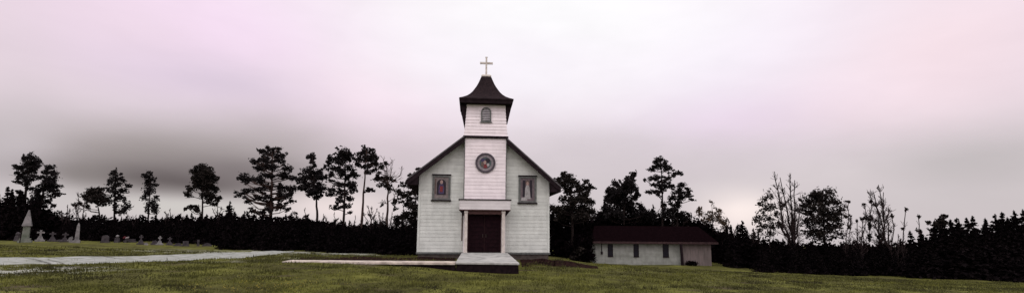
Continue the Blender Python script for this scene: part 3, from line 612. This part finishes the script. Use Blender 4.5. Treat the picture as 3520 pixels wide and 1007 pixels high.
blob_tree('broadleaf_tree', 'sparse small-leaved tree on the left side of the tall bare tree', 'tree', 42, *E_, [(262,490),(264,400),(268,300),(265,195)],
  [(265,203,18,15),(236,230,20,13),(205,250,13,9),(245,275,23,13),(282,270,16,13),(215,300,16,10),(250,330,28,13),(190,350,20,11),(225,375,24,13),(270,372,20,14),(200,402,18,10),(260,420,24,13),(330,262,10,16),(316,362,11,18),(300,320,12,12),(180,320,10,8)], .055, leaf=LEAF, bark=TWIG, group=PG, dens=.42, size=.10, jit=.42, fat=1.3)
bare_tree('bare_tree', 'tall leafless tree of several upright stems, tallest of the bare trees', 41, *E_, [[(385,490),(384,420),(375,240),(375,95)],[(384,470),(335,400),(315,220),(288,78)],[(386,480),(398,320),(394,200),(398,125)],[(384,480),(365,340),(340,200),(318,110)],[(388,485),(412,430),(418,330),(424,250)],[(384,470),(350,400),(330,330),(320,260)]], .12, 2, tufts=[(335,265,9,16),(318,360,9,14),(300,300,8,9)], group=PG)
blob_tree('broadleaf_tree', 'broad leafy tree with speckled crown, right of the tall bare tree', 'tree', 44, *E_, [(560,500),(558,400),(552,300),(548,210)],
  [(490,195,23,14),(525,205,20,14),(457,240,27,16),(500,235,36,16),(555,205,36,18),(595,190,17,22),(560,240,46,18),(615,240,24,15),(450,280,32,16),(510,285,46,18),(580,290,46,18),(650,285,26,18),(620,320,32,16),(500,330,42,18),(570,340,42,18),(460,352,26,14),(640,365,27,11),(520,385,46,18),(590,392,40,16),(480,420,42,16),(560,432,40,16),(640,422,28,12)], .10, leaf=LEAF, bark=BARK, group=PG, dens=.5, size=.115, jit=.36, fat=1.3)
bare_tree('bare_tree', 'thin leafless saplings with a few dark leaf balls between the speckled and forked trees', 41, *E_, [[(690,490),(690,350),(690,240)],[(700,490),(702,320)],[(735,490),(737,345)],[(762,490),(765,330)],[(775,490),(790,330),(776,250)],[(810,490),(812,330),(810,240)]], .035, 2,
  tufts=[(690,240,13,11),(700,315,8,7),(675,320,8,8),(735,346,7,10),(765,335,11,13),(775,250,10,9),(810,240,7,7),(812,330,10,12),(692,380,8,8)], group=PG)
bare_tree('bare_tree', 'forked leafless tree with long bare branches, right of the leaf-ball saplings', 40, *F_, [[(95,500),(95,400),(85,290),(62,150)],[(95,450),(70,300),(20,215),(2,190)],[(92,420),(92,280),(90,190)],[(94,470),(40,350),(10,300)],[(96,480),(110,330),(118,270)],[(94,420),(60,310),(35,190)]], .085, 2,
  tufts=[(22,236,6,7),(20,380,9,22),(5,330,8,12),(62,432,16,8),(15,440,10,22)], group=PG)
for xs_, lab in (([(158,490),(145,380),(130,300)], 'leaning bare pole of a dead sapling next to the forked tree'), ([(212,480),(206,370),(207,270)], 'upright bare pole of a dead sapling left of the dark conifers'), ([(292,470),(284,380),(276,308)], 'short dead sapling at the left end of the dark conifers')):
    bare_tree('dead_sapling', lab, 39.5, *F_, [xs_], .06, 1, tufts=[(xs_[1][0]-14, xs_[1][1]+20, 7, 9), (xs_[2][0]+6, xs_[2][1]+14, 6, 8)], group=PG, spread=.35)
for (u0, v0, lab) in ((1275,705,'left of two bare twiggy shrubs before the bare-trunked pine'), (1312,725,'right of two bare twiggy shrubs before the half bare tree')):
    bare_tree('bare_shrub', lab, 42, (0,0), 1, [[(u0,790),(u0-4,v0+30),(u0-14,v0)],[(u0+3,790),(u0+12,v0+35),(u0+22,v0+10)],[(u0+1,785),(u0+2,v0+25),(u0+4,v0+6)],[(u0,788),(u0-16,v0+45),(u0-30,v0+25)]], .035, 2, group=PG)
bare_tree('bare_shrub', 'low bare twiggy shrub right of the lollipop tree', 48, (0,0), 1, [[(745,770),(742,740),(730,715)],[(748,770),(752,742),(762,712)],[(747,770),(748,735),(747,705)]], .03, 2, group=PG)
bare_tree('bare_shrub', 'low bare twiggy shrub left of the low rounded broadleaf tree', 52, (0,0), 1, [[(272,760),(270,700),(268,660)],[(274,760),(285,715),(292,690)],[(272,760),(262,720),(255,700)]], .03, 2, group=PG)

sap = bare_tree('bare_sapling', 'thin bare sapling poking out of the dark tree line', 44, (0,0), 1, [[(880,800),(880,745),(884,690)],[(881,800),(872,750),(862,712)],[(880,800),(890,752),(902,708)]], .035, 2, group='bare saplings in the tree line')
sap_z = sap.location.z; kids = list(sap.children); first = True
for u, v, d in ((240,690,50),(300,720,50),(440,712,49),(470,728,48),(590,705,48),(620,725,48),(770,716,46),(810,700,46),(845,722,45),(1010,712,43),(1050,700,43),(1110,722,42),(1150,716,42),(1225,728,42),(1345,715,43),(1385,700,43),(1405,728,43),(2330,700,60),(2500,738,50),(2590,770,46),(2950,800,41),(3080,790,40),(3215,735,41),(3300,732,41)):
    p_ = PD(u, v, d); gz_ = g(p_[0], p_[1]); h_ = p_[2] - gz_
    if first: o = sap; first = False
    else:
        o = sap.copy(); COL.objects.link(o)
        for c in kids: q = c.copy(); COL.objects.link(q); q.parent = o
    k_ = h_ / 4.6; o.location = (p_[0], p_[1], gz_); o.scale = (k_*random.uniform(.8,1.3), k_*random.uniform(.8,1.3), k_); o.rotation_euler = (0, 0, random.uniform(0, 6.28))

# ------------------------------------------------------------------ young conifers in the tree line (one proto per shape, then copies)
def conifer_proto(seed, wide, nb):
    r_ = np.random.default_rng(seed); C = []; S = []
    for b_ in range(nb):
        h = .04 + .94 * r_.random(); R0 = wide*(1-h)*r_.uniform(.6, 1.15) + .008; a = r_.uniform(0, 6.28); up = r_.uniform(-.10, .04)
        for q in np.linspace(.12, 1, 6):
            for _ in range(3):
                w_ = .003 + .016*(1-h); C.append((R0*q*math.cos(a) + r_.normal(0,w_), R0*q*math.sin(a) + r_.normal(0,w_), h + up*q*q*(1-h) + r_.normal(0,w_))); S.append(.034*(1.2-h*.85))
    for q in np.linspace(.85, 1.0, 26): C.append((r_.normal(0,.09*(1.01-q)), r_.normal(0,.09*(1.01-q)), q)); S.append(.011)
    V, Fc = cards(np.array(C), np.array(S)); return V, Fc
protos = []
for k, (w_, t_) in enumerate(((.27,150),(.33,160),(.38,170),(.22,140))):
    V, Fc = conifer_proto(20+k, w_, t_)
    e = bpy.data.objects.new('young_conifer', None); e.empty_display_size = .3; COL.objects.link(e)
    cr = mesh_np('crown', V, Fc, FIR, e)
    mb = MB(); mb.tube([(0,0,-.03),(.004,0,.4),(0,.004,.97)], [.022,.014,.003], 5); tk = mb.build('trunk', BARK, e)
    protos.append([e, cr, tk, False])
def conifer(u, v, d, label, group, kind=None, wide=1.0):
    p = PD(u, v, d); gz = g(p[0], p[1]); h = p[2] - gz
    if h < .4: return
    pr = protos[kind if kind is not None else random.randrange(4)]
    if not pr[3]: o = pr[0]; pr[3] = True
    else:
        o = pr[0].copy(); COL.objects.link(o)
        for c in pr[1:3]: q = c.copy(); COL.objects.link(q); q.parent = o
    o.location = (p[0], p[1], gz); o.scale = (h*wide if h < 5 else 5*wide, h*wide if h < 5 else 5*wide, h); o.rotation_euler = (0, 0, random.uniform(0, 6.28))
    tag(o, label, 'tree', group)
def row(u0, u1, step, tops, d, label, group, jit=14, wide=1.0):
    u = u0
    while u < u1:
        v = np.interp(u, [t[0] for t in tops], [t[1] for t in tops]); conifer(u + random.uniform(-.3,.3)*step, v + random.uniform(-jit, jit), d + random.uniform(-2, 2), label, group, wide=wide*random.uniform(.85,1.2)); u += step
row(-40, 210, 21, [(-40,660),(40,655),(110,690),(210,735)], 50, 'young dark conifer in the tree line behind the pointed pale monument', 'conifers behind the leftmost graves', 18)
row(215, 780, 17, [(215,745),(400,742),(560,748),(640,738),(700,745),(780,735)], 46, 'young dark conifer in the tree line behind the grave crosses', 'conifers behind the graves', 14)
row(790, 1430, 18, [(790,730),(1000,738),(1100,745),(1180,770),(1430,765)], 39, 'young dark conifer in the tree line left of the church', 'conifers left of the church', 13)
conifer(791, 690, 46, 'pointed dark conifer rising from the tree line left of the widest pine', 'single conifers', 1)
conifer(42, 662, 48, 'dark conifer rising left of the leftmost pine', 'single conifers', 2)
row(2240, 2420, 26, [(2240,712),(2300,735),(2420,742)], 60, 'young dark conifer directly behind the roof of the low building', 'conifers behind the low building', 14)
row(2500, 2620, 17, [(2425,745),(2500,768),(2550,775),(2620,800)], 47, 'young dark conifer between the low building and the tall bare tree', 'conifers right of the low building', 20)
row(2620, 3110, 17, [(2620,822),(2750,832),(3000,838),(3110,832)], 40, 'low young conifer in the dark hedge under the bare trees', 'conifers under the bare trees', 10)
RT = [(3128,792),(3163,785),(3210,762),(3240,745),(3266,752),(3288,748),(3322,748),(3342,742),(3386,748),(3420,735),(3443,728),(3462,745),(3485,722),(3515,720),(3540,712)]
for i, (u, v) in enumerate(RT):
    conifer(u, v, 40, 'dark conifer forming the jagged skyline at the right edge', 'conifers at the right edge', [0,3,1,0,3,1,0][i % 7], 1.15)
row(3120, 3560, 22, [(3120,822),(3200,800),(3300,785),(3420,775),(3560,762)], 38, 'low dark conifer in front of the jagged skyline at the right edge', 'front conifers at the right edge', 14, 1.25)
blob_tree('broadleaf_tree', 'small ragged tree sticking out of the conifers at the right edge', 'tree', 39.5, *F_, [(402,500),(402,430),(405,330)], [(405,322,15,8),(398,342,22,10),(415,352,18,10),(330,352,16,9),(395,375,25,14),(370,362,14,10),(430,320,6,8)], .06, leaf=LEAF, bark=TWIG, group=PG)

# undergrowth: one dense mass at the foot of the tree line
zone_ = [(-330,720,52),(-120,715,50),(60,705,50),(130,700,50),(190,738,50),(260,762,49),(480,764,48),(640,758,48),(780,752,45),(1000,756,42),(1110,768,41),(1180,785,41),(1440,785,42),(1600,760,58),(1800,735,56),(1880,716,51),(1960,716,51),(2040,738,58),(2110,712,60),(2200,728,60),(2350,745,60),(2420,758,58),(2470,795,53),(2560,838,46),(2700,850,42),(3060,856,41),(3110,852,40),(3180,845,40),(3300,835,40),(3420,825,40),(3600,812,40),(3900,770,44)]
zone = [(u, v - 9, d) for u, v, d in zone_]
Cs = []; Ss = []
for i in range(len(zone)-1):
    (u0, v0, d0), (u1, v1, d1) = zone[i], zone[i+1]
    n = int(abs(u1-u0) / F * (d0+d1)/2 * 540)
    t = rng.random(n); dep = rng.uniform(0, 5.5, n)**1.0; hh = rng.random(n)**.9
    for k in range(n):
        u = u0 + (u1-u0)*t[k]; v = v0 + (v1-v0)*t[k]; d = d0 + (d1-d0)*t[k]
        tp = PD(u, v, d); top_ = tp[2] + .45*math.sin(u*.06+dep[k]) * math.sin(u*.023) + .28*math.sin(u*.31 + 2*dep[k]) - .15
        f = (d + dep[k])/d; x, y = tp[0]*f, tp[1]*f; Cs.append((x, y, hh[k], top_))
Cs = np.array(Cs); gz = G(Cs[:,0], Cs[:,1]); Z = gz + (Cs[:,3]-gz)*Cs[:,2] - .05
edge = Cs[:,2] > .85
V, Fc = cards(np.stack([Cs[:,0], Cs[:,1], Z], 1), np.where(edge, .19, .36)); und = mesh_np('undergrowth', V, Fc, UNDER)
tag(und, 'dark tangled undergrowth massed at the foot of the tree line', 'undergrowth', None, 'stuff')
# dark bush by the low building
bp_ = PY(2378, 915, 44.6); bz = g(bp_[0], bp_[1]); bo = empty('bush', (bp_[0], bp_[1], bz), 'low black-green bush at the foot of the low building wall', 'bush')
V, Fc = cards(np.concatenate([blob_pts(np.array(c), a, .22, 260, .3) for c, a in (((-.3,0,.2),.36),((.28,.05,.2),.36),((0,-.1,.24),.34))]), .07); mesh_np('foliage', V, Fc, UNDER, bo)
mb = MB()
for k in range(5): mb.tube([(0,0,-.05),(rng.normal(0,.15),rng.normal(0,.1),.2),(rng.normal(0,.35),rng.normal(0,.15),.42)], [.02,.014,.006], 4)
mb.build('stem', BARK, bo)

for u, v, lab in ((1975,815,'dark rounded shrub nearer the church, left of the low building'),(2018,800,'dark rounded shrub hiding the left end wall of the low building'),(2000,850,'low brownish shrub before the two rounded shrubs')):
    top_ = PD(u, v, 45.2); gz_ = g(top_[0], top_[1]); h = top_[2] - gz_; o = empty('shrub', (top_[0], top_[1], gz_), lab, 'shrub', 'shrubs left of the low building')
    V, Fc = cards(np.concatenate([blob_pts(np.array([rng.normal(0,.3), rng.normal(0,.25), h*q]), .75*(1.15-q*.7), h*.22, 420, .6) for q in (.15,.3,.5,.68,.85)]), .13); mesh_np('foliage', V, Fc, UNDER if v < 845 else LEAF, o)
    mb = MB()
    for k in range(6): mb.tube([(0,0,-.05),(rng.normal(0,.15),rng.normal(0,.12),h*.4),(rng.normal(0,.4),rng.normal(0,.3),h*.85)], [.03,.02,.008], 4)
    mb.build('stem', BARK, o)
# ------------------------------------------------------------------ graves
def at_g(u, Y, zoff=0):
    Y += 7.0 if u < 450 else 4.8 if u < 590 else 3.2; p = PY(u, 840, Y); return p[0], Y, g(p[0], Y) + zoff
fade = lambda x, y: -math.atan2(x, y)*.85                             # the rows face the lane
GG = 'grave markers before the tree line'
def grave_cross(u, Y, H, label, m, lean=0, arm=.5, slab=False):
    x, y, z = at_g(u, Y); o = empty('grave_cross', (x, y, z), label, 'grave marker', GG); o.rotation_euler = (0, rad(lean), fade(x,y) + random.uniform(-.2,.2)); o.scale = (.85,)*3
    b = MB(); w = .24*H + .1; b.box(-w, w, -w*.8, w*.8, -.1, .14*H); b.hexa([(-w*.72,-w*.6,.14*H),(w*.72,-w*.6,.14*H),(w*.72,w*.6,.14*H),(-w*.72,w*.6,.14*H),(-w*.34,-w*.3,.46*H),(w*.34,-w*.3,.46*H),(w*.34,w*.3,.46*H),(-w*.34,w*.3,.46*H)])
    b.build('base', m, o, bevel=.015)
    t = .075*H; b = MB(); b.prism([(-t,.46*H),(t,.46*H),(t*.85,.72*H),(arm*H*.5,.71*H),(arm*H*.5,.86*H),(t*.85,.85*H),(t*1.1,H),(-t*1.1,H),(-t*.85,.85*H),(-arm*H*.5,.86*H),(-arm*H*.5,.71*H),(-t*.85,.72*H)], -t*.7, t*.7)
    b.build('cross', m, o, bevel=.012)
    if slab: b = MB(); b.box(w*1.1, w*1.1+.55, -.3, .5, -.1, .16); b.build('grave_slab', m, o, bevel=.02)
def headstone(u, Y, W, H, label, m, shape='round', lean=0):
    x, y, z = at_g(u, Y); o = empty('headstone', (x, y, z), label, 'grave marker', GG); o.rotation_euler = (0, rad(lean), fade(x,y) + random.uniform(-.15,.15)); o.scale = (.85,)*3
    b = MB(); b.box(-W*.62, W*.62, -.17, .17, -.1, .12); b.build('base', m, o, bevel=.015)
    if shape == 'round': out = [(-W/2,.12),(W/2,.12)] + [(W/2*math.cos(math.pi*k/12), H - W*.4 + W*.4*math.sin(math.pi*k/12)) for k in range(13)]
    elif shape == 'gable': out = [(-W/2,.12),(W/2,.12),(W/2,H*.7),(0,H),(-W/2,H*.7)]
    elif shape == 'flat': out = [(-W/2,.12),(W/2,.12),(W/2,H),(-W/2,H)]
    else: out = [(-W/2,.12),(W/2,.12),(W*.12,H),(-W*.12,H)]
    b = MB(); b.prism(out, -.075, .075); b.build('stone', m, o, bevel=.012)
    return o
# pointed monument
x, y, z = at_g(84, 34.5); ob = empty('grave_monument', (x, y, z), 'tallest pale monument with a steep pointed top, at far left', 'grave marker', GG); ob.rotation_euler = (0, 0, fade(x, y))
b = MB(); b.box(-.40, .40, -.40, .40, -.15, .16); b.box(-.32, .32, -.32, .32, .16, .34); b.build('base', STONE3, ob, bevel=.02)
b = MB(); b.sq([(.21,.34),(.195,1.30)]); b.build('shaft', STONE3, ob, bevel=.02)
b = MB(); b.sq([(.27,1.30),(.28,1.36),(.04,2.62)]); b.build('pointed_top', STONE, ob, bevel=.012)
x, y, z = at_g(67, 33.5); po = empty('post', (x, y, z), 'thin dark post standing left of the pointed monument', 'post')
b = MB(); b.tube([(0,0,-.2),(0,0,.95)], [.035,.03], 6); b.build('pole', BARK, po); b = MB(); b.box(-.06,.06,-.05,.05,.95,1.0); b.build('cap', BARK, po)
# slim obelisk
x, y, z = at_g(262, 36.5); ob = empty('obelisk', (x, y, z), 'slim pale obelisk on a square block, right of the three crosses', 'grave marker', GG); ob.rotation_euler = (0, 0, fade(x, y))
b = MB(); b.box(-.23, .23, -.23, .23, -.12, .24); b.build('base', STONE, ob, bevel=.02)
b = MB(); b.sq([(.15,.24),(.14,.34),(.095,1.45),(.015,1.72)]); b.build('shaft', STONE, ob, bevel=.012)
x, y, z = at_g(57, 36.5); o = empty('headstone', (x, y, z), 'small grey stone with a ball top left of the pointed monument', 'grave marker', GG)
b = MB(); b.hexa([(-.2,-.18,-.1),(.2,-.18,-.1),(.2,.18,-.1),(-.2,.18,-.1),(-.12,-.1,.5),(.12,-.1,.5),(.12,.1,.5),(-.12,.1,.5)]); b.build('base', STONE2, o, bevel=.02); b = MB(); b.ball((0,0,.62), .15); b.build('ball', STONE2, o, smooth=True)
grave_cross(135, 36.8, 1.12, 'leftmost of three stone grave crosses, flared base', STONE, 0)
grave_cross(178, 37.2, .98, 'middle of three stone grave crosses, low slab at its right', STONE2, -2, .5, True)
grave_cross(219, 37.0, .98, 'rightmost of three stone grave crosses, just left of the slim obelisk', STONE2, 3)
headstone(236, 38, .30, .55, 'small leaning stone squeezed between cross and slim obelisk', STONE, 'gable', 22)
headstone(246, 36.4, .34, .3, 'low slanted stone touching the slim obelisk base', STONE, 'taper', -14)
headstone(360, 38.5, .62, .78, 'broad dim rounded headstone right of the slim obelisk', STONE2, 'round')
o = empty('headstone', at_g(401, 39), 'short stone topped by a pale ball among the dim graves', 'grave marker', GG)
b = MB(); b.hexa([(-.22,-.16,-.1),(.22,-.16,-.1),(.22,.16,-.1),(-.22,.16,-.1),(-.14,-.1,.42),(.14,-.1,.42),(.14,.1,.42),(-.14,.1,.42)]); b.build('base', STONE2, o, bevel=.02); b = MB(); b.ball((0,0,.56), .13); b.build('ball', STONE, o, smooth=True)
o = empty('grave_flowers', at_g(431, 39), 'red and pale flowers in a pot among the dim graves', 'flowers')
b = MB(); b.sq([(.10,-.05),(.14,.22)]); b.build('pot', STONE2, o); b = MB(); [b.ball((.12+rng.normal(0,.05), rng.normal(0,.05), .42+rng.normal(0,.05)), .07) for _ in range(5)]; b.build('pale_flower', FLOWER, o, smooth=True); b = MB(); [b.ball((-.1+rng.normal(0,.06), rng.normal(0,.05), .44+rng.normal(0,.06)), .07) for _ in range(6)]; b.build('red_flower', FLOWER_R, o, smooth=True)
headstone(446, 39.5, .9, .36, 'long low dim slab stone right of the grave flowers', STONE2, 'flat')
grave_cross(483, 37.5, .95, 'stout grey grave cross in the middle of the graveyard', STONE2, 0, .34)
headstone(502, 37, .26, .24, 'tiny pale stone in grass right of the stout cross', STONE, 'round')
headstone(529, 38, .42, .46, 'tilted triangular pale stone left of the narrow white cross', STONE2, 'gable', 12)
grave_cross(548, 38, .88, 'narrow pale cross between the tilted stone and the last cross', STONE, 0, .36)
grave_cross(582, 38, .80, 'rightmost grave cross, dim grey with a wide foot', STONE2, 0, .45)
headstone(612, 39, .6, .3, 'low dim stone right of the rightmost cross', STONE2, 'round')
headstone(638, 39.5, .5, .5, 'flat-topped grey tablet stone standing alone', STONE2, 'flat')
headstone(681, 40, .2, .62, 'thin dark upright stone post near the end of the graves', STONE2, 'flat')
headstone(712, 40, .7, .32, 'last low rounded stone at the right end of the graves', STONE2, 'round')

# ------------------------------------------------------------------ grass blades
def blades(n, dmin, dmax, h, wd):
    d = dmin + (dmax - dmin) * rng.random(n)**1.25; u = rng.uniform(-180, 3700, n)
    P = np.stack([(u-1760)/F, np.zeros(n), -np.ones(n)], 1) @ R.T; hn = np.hypot(P[:,0], P[:,1]); x, y = P[:,0]*d, P[:,1]*d
    cl = np.sin(x*1.7 + 2*np.sin(y*.9)) * np.sin(y*1.9 + 1.5*np.sin(x*.7)) + .6*np.sin(x*5.1 + y*3.3) * np.sin(y*4.7 - x*2.2)
    keep = (rng.random(n) < np.clip(.45 + .4*cl, .12, 1))
    keep &= ~((x > -.9) & (x < 2.35) & (y > 21.1) & (y < 28)) & ~((x > -8.3) & (x < -.7) & (y > 21.25) & (y < 22.5)) & ~((x > -3.4) & (x < 4.8) & (y > 27.2))
    return x[keep], y[keep], cl[keep]
drv_far = np.array([hit(*p)[:2] for p in [(-260,886),(0,884.5),(390,880),(780,867),(1010,863)]]); drv_near = np.array([hit(*p)[:2] for p in [(-260,918),(0,912),(350,905),(660,894.5),(840,886),(1010,864)]])
def in_poly(x, y, poly):
    c = np.zeros(len(x), bool); n = len(poly); j = n-1
    for i in range(n):
        xi, yi = poly[i]; xj, yj = poly[j]; k = ((yi > y) != (yj > y)) & (x < (xj-xi)*(y-yi)/(yj-yi+1e-9)+xi); c ^= k; j = i
    return c
drv = np.concatenate([drv_far, drv_near[::-1]])
X, Y, CL = blades(330000, 12.2, 34, .1, .01)
k = ~in_poly(X, Y, drv) | (rng.random(len(X)) < .012); X, Y, CL = X[k], Y[k], CL[k]; n = len(X); Z = G(X, Y)
tuft = np.sin(X*2.9 + 1.7*np.sin(Y*2.3)) * np.sin(Y*3.1 + 1.1*np.sin(X*1.9)) > .78
hgt = rng.uniform(.03, .085, n) * (1 + .35*CL) * np.where(tuft, 1.9, 1); ang = rng.uniform(0, 6.28, n); wd = rng.uniform(.008, .016, n) * np.clip(Y/14, 1, 2); ln = rng.normal(0, .035, (n, 2))
V = np.empty((n, 3, 3)); V[:,0] = np.stack([X - wd*np.cos(ang), Y - wd*np.sin(ang), Z - .01], 1); V[:,1] = np.stack([X + wd*np.cos(ang), Y + wd*np.sin(ang), Z - .01], 1); V[:,2] = np.stack([X + ln[:,0], Y + ln[:,1], Z + hgt], 1)
gb = mesh_np('grass', V.reshape(-1, 3), np.arange(3*n).reshape(n, 3), BLADE); tag(gb, 'short tufty olive grass growing all over the lawn', 'grass', None, 'stuff')
# yellow weeds in the foreground
c0 = hit(920, 985); P = []
for k in range(420):
    x = c0[0] + rng.normal(0, 1.2); y = c0[1] + rng.normal(0, .7); P.append((x, y, g(x, y) + rng.uniform(.04, .11)))
V, Fc = cards(np.array(P), np.full(len(P), .018)); wd_ = mesh_np('yellow_weeds', V, Fc, YELLOW); tag(wd_, 'patch of small yellow weed flowers in the foreground grass', 'weeds', None, 'stuff')

# ------------------------------------------------------------------ sky and light
SUN_EL, SUN_AZ = 52.0, 205.0                                             # soft fill light added behind the camera to brighten the church front
wld = bpy.data.worlds.new('World'); sc.world = wld; wld.use_nodes = True
nt = wld.node_tree; N = nt.nodes; L = nt.links; N.clear()
def lin(c): return tuple((x/255/12.92 if x/255 <= .04045 else ((x/255+.055)/1.055)**2.4) for x in c)
def mth(op, a, b=None, c=None):
    n = N.new('ShaderNodeMath'); n.operation = op
    for i, x in enumerate((a, b, c)):
        if x is None: continue
        if isinstance(x, (int, float)): n.inputs[i].default_value = x
        else: L.new(x, n.inputs[i])
    return n.outputs[0]
tc = N.new('ShaderNodeTexCoord'); sep = N.new('ShaderNodeSeparateXYZ'); L.new(tc.outputs['Generated'], sep.inputs[0])
def wnoise(scale, detail, st=(1, 1, 1), off=0, dist=0):
    mp = N.new('ShaderNodeMapping'); mp.inputs['Scale'].default_value = st; mp.inputs['Location'].default_value = (off, off*.7, off*1.3); L.new(tc.outputs['Generated'], mp.inputs[0])
    n = N.new('ShaderNodeTexNoise'); n.inputs['Scale'].default_value = scale; n.inputs['Detail'].default_value = detail; n.inputs['Distortion'].default_value = dist; L.new(mp.outputs[0], n.inputs[0])
    return mth('SUBTRACT', n.outputs[0], .5)
az = mth('MULTIPLY', mth('ARCTAN2', sep.outputs[0], sep.outputs[1]), 180/math.pi)
el = mth('MULTIPLY', mth('ARCSINE', sep.outputs[2]), 180/math.pi)
azw = mth('ADD', az, mth('MULTIPLY', wnoise(3.2, 4, (1,1,1.6), 1), 6)); elw = mth('ADD', el, mth('MULTIPLY', wnoise(4.0, 5, (1,1,3.2), 5), 1.3))
rp = N.new('ShaderNodeValToRGB'); L.new(mth('DIVIDE', elw, 60), rp.inputs[0]); e = rp.color_ramp.elements
st = [(0,(205,196,198)),(.10,(214,204,207)),(.22,(232,217,226)),(.38,(246,229,242)),(.6,(250,240,247)),(1,(255,250,255))]
e[0].position, e[0].color = st[0][0], (*lin(st[0][1]), 1); e[1].position, e[1].color = st[-1][0], (*lin(st[-1][1]), 1)
for p, c in st[1:-1]: k = e.new(p); k.color = (*lin(c), 1)
col = rp.outputs[0]
def azel(u, v):
    r = ray(u, v); r = r/np.linalg.norm(r); return math.degrees(math.atan2(r[0], r[1])), math.degrees(math.asin(r[2]))
def cloud(u, v, su, sv, c, s):
    global col
    a, h = azel(u, v); a1, _ = azel(u+su/2, v); a0, _ = azel(u-su/2, v); _, h1 = azel(u, v-sv/2); _, h0 = azel(u, v+sv/2)
    wa, wh = abs(a1-a0), abs(h1-h0)
    r2 = mth('ADD', mth('POWER', mth('ABSOLUTE', mth('DIVIDE', mth('SUBTRACT', azw, a), wa)), 2.0), mth('POWER', mth('ABSOLUTE', mth('DIVIDE', mth('SUBTRACT', elw, h), wh)), 2.0))
    f = mth('MULTIPLY', mth('EXPONENT', mth('MULTIPLY', r2, -1)), s)
    m = N.new('ShaderNodeMix'); m.data_type = 'RGBA'; L.new(f, m.inputs[0]); L.new(col, m.inputs[6]); m.inputs[7].default_value = (*lin(c), 1); col = m.outputs[2]
cloud(90,130,330,300,(229,213,220),.9)
cloud(800,110,520,230,(250,224,246),.95)
cloud(450,90,260,120,(244,222,236),.6)
cloud(3200,170,460,260,(251,227,234),.95)
cloud(800,290,420,80,(217,200,218),.75)
cloud(620,520,600,85,(172,162,160),.8)
cloud(640,580,560,100,(146,136,134),.9)
cloud(1000,490,300,120,(172,161,161),.7)
cloud(40,520,170,190,(205,195,199),.75)
cloud(620,618,430,48,(100,90,90),1.0)
cloud(860,590,240,60,(122,111,112),.7)
cloud(270,600,170,60,(140,131,129),.7)
cloud(640,708,400,38,(212,207,203),.95)
cloud(120,680,130,50,(205,198,198),.7)
cloud(1400,520,240,100,(212,196,202),.65)
cloud(1330,330,280,130,(249,225,238),.85)
cloud(2950,330,260,110,(249,228,236),.7)
cloud(2480,400,300,100,(232,207,228),.85)
cloud(2050,490,330,60,(206,193,198),.7)
cloud(2250,570,500,80,(208,196,200),.75)
cloud(3350,560,420,110,(194,186,187),.9)
cloud(2850,600,260,70,(216,205,207),.6)
cloud(2530,730,130,75,(255,240,236),1.0)
cloud(1180,710,180,55,(246,230,228),.8)
cloud(2420,150,420,260,(252,240,255),.85)
cloud(1930,60,720,300,(259,258,259),1.0)
cloud(1760,230,400,140,(253,247,254),.85)
wm = mth('ADD', 1.0, mth('MULTIPLY', mth('ADD', wnoise(9, 6, (1,1,3), 9, .3), wnoise(4.5, 7, (1,1,2.4), 23, .6)), .085))
sv_ = N.new('ShaderNodeVectorMath'); sv_.operation = 'SCALE'; L.new(col, sv_.inputs[0]); L.new(wm, sv_.inputs['Scale'])
# extra sky brightness added out of view, overhead and behind the camera, for fill
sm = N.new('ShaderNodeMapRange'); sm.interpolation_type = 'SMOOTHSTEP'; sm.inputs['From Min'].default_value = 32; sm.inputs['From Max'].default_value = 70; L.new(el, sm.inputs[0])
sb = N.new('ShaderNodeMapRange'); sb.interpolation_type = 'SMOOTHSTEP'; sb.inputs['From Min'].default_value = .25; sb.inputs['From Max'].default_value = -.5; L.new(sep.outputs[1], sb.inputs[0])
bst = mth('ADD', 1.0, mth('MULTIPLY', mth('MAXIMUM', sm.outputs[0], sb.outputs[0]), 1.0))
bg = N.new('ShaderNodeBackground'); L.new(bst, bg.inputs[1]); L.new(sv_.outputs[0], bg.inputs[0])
sky = N.new('ShaderNodeTexSky'); sky.sky_type = 'NISHITA'; sky.sun_disc = False; sky.sun_elevation = rad(SUN_EL); sky.sun_rotation = rad(SUN_AZ)
bg2 = N.new('ShaderNodeBackground'); bg2.inputs[1].default_value = .08; L.new(sky.outputs[0], bg2.inputs[0])
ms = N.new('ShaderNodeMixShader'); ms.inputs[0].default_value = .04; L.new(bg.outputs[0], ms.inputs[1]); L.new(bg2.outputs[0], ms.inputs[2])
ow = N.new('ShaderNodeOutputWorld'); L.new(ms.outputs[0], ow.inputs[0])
sd = bpy.data.lights.new('fill_sun', 'SUN'); sd.energy = .6; sd.angle = rad(40); sd.color = (1, .95, .9); so_ = bpy.data.objects.new('fill_sun', sd); COL.objects.link(so_)
dv = Vector((math.sin(rad(SUN_AZ))*math.cos(rad(SUN_EL)), math.cos(rad(SUN_AZ))*math.cos(rad(SUN_EL)), math.sin(rad(SUN_EL))))
so_.rotation_euler = dv.to_track_quat('Z', 'Y').to_euler()
so_.location = (-20, -40, 60)

vs = sc.view_settings; vs.view_transform = 'Standard'; vs.look = 'None'; vs.exposure = 0; vs.gamma = 1; vs.use_curve_mapping = False
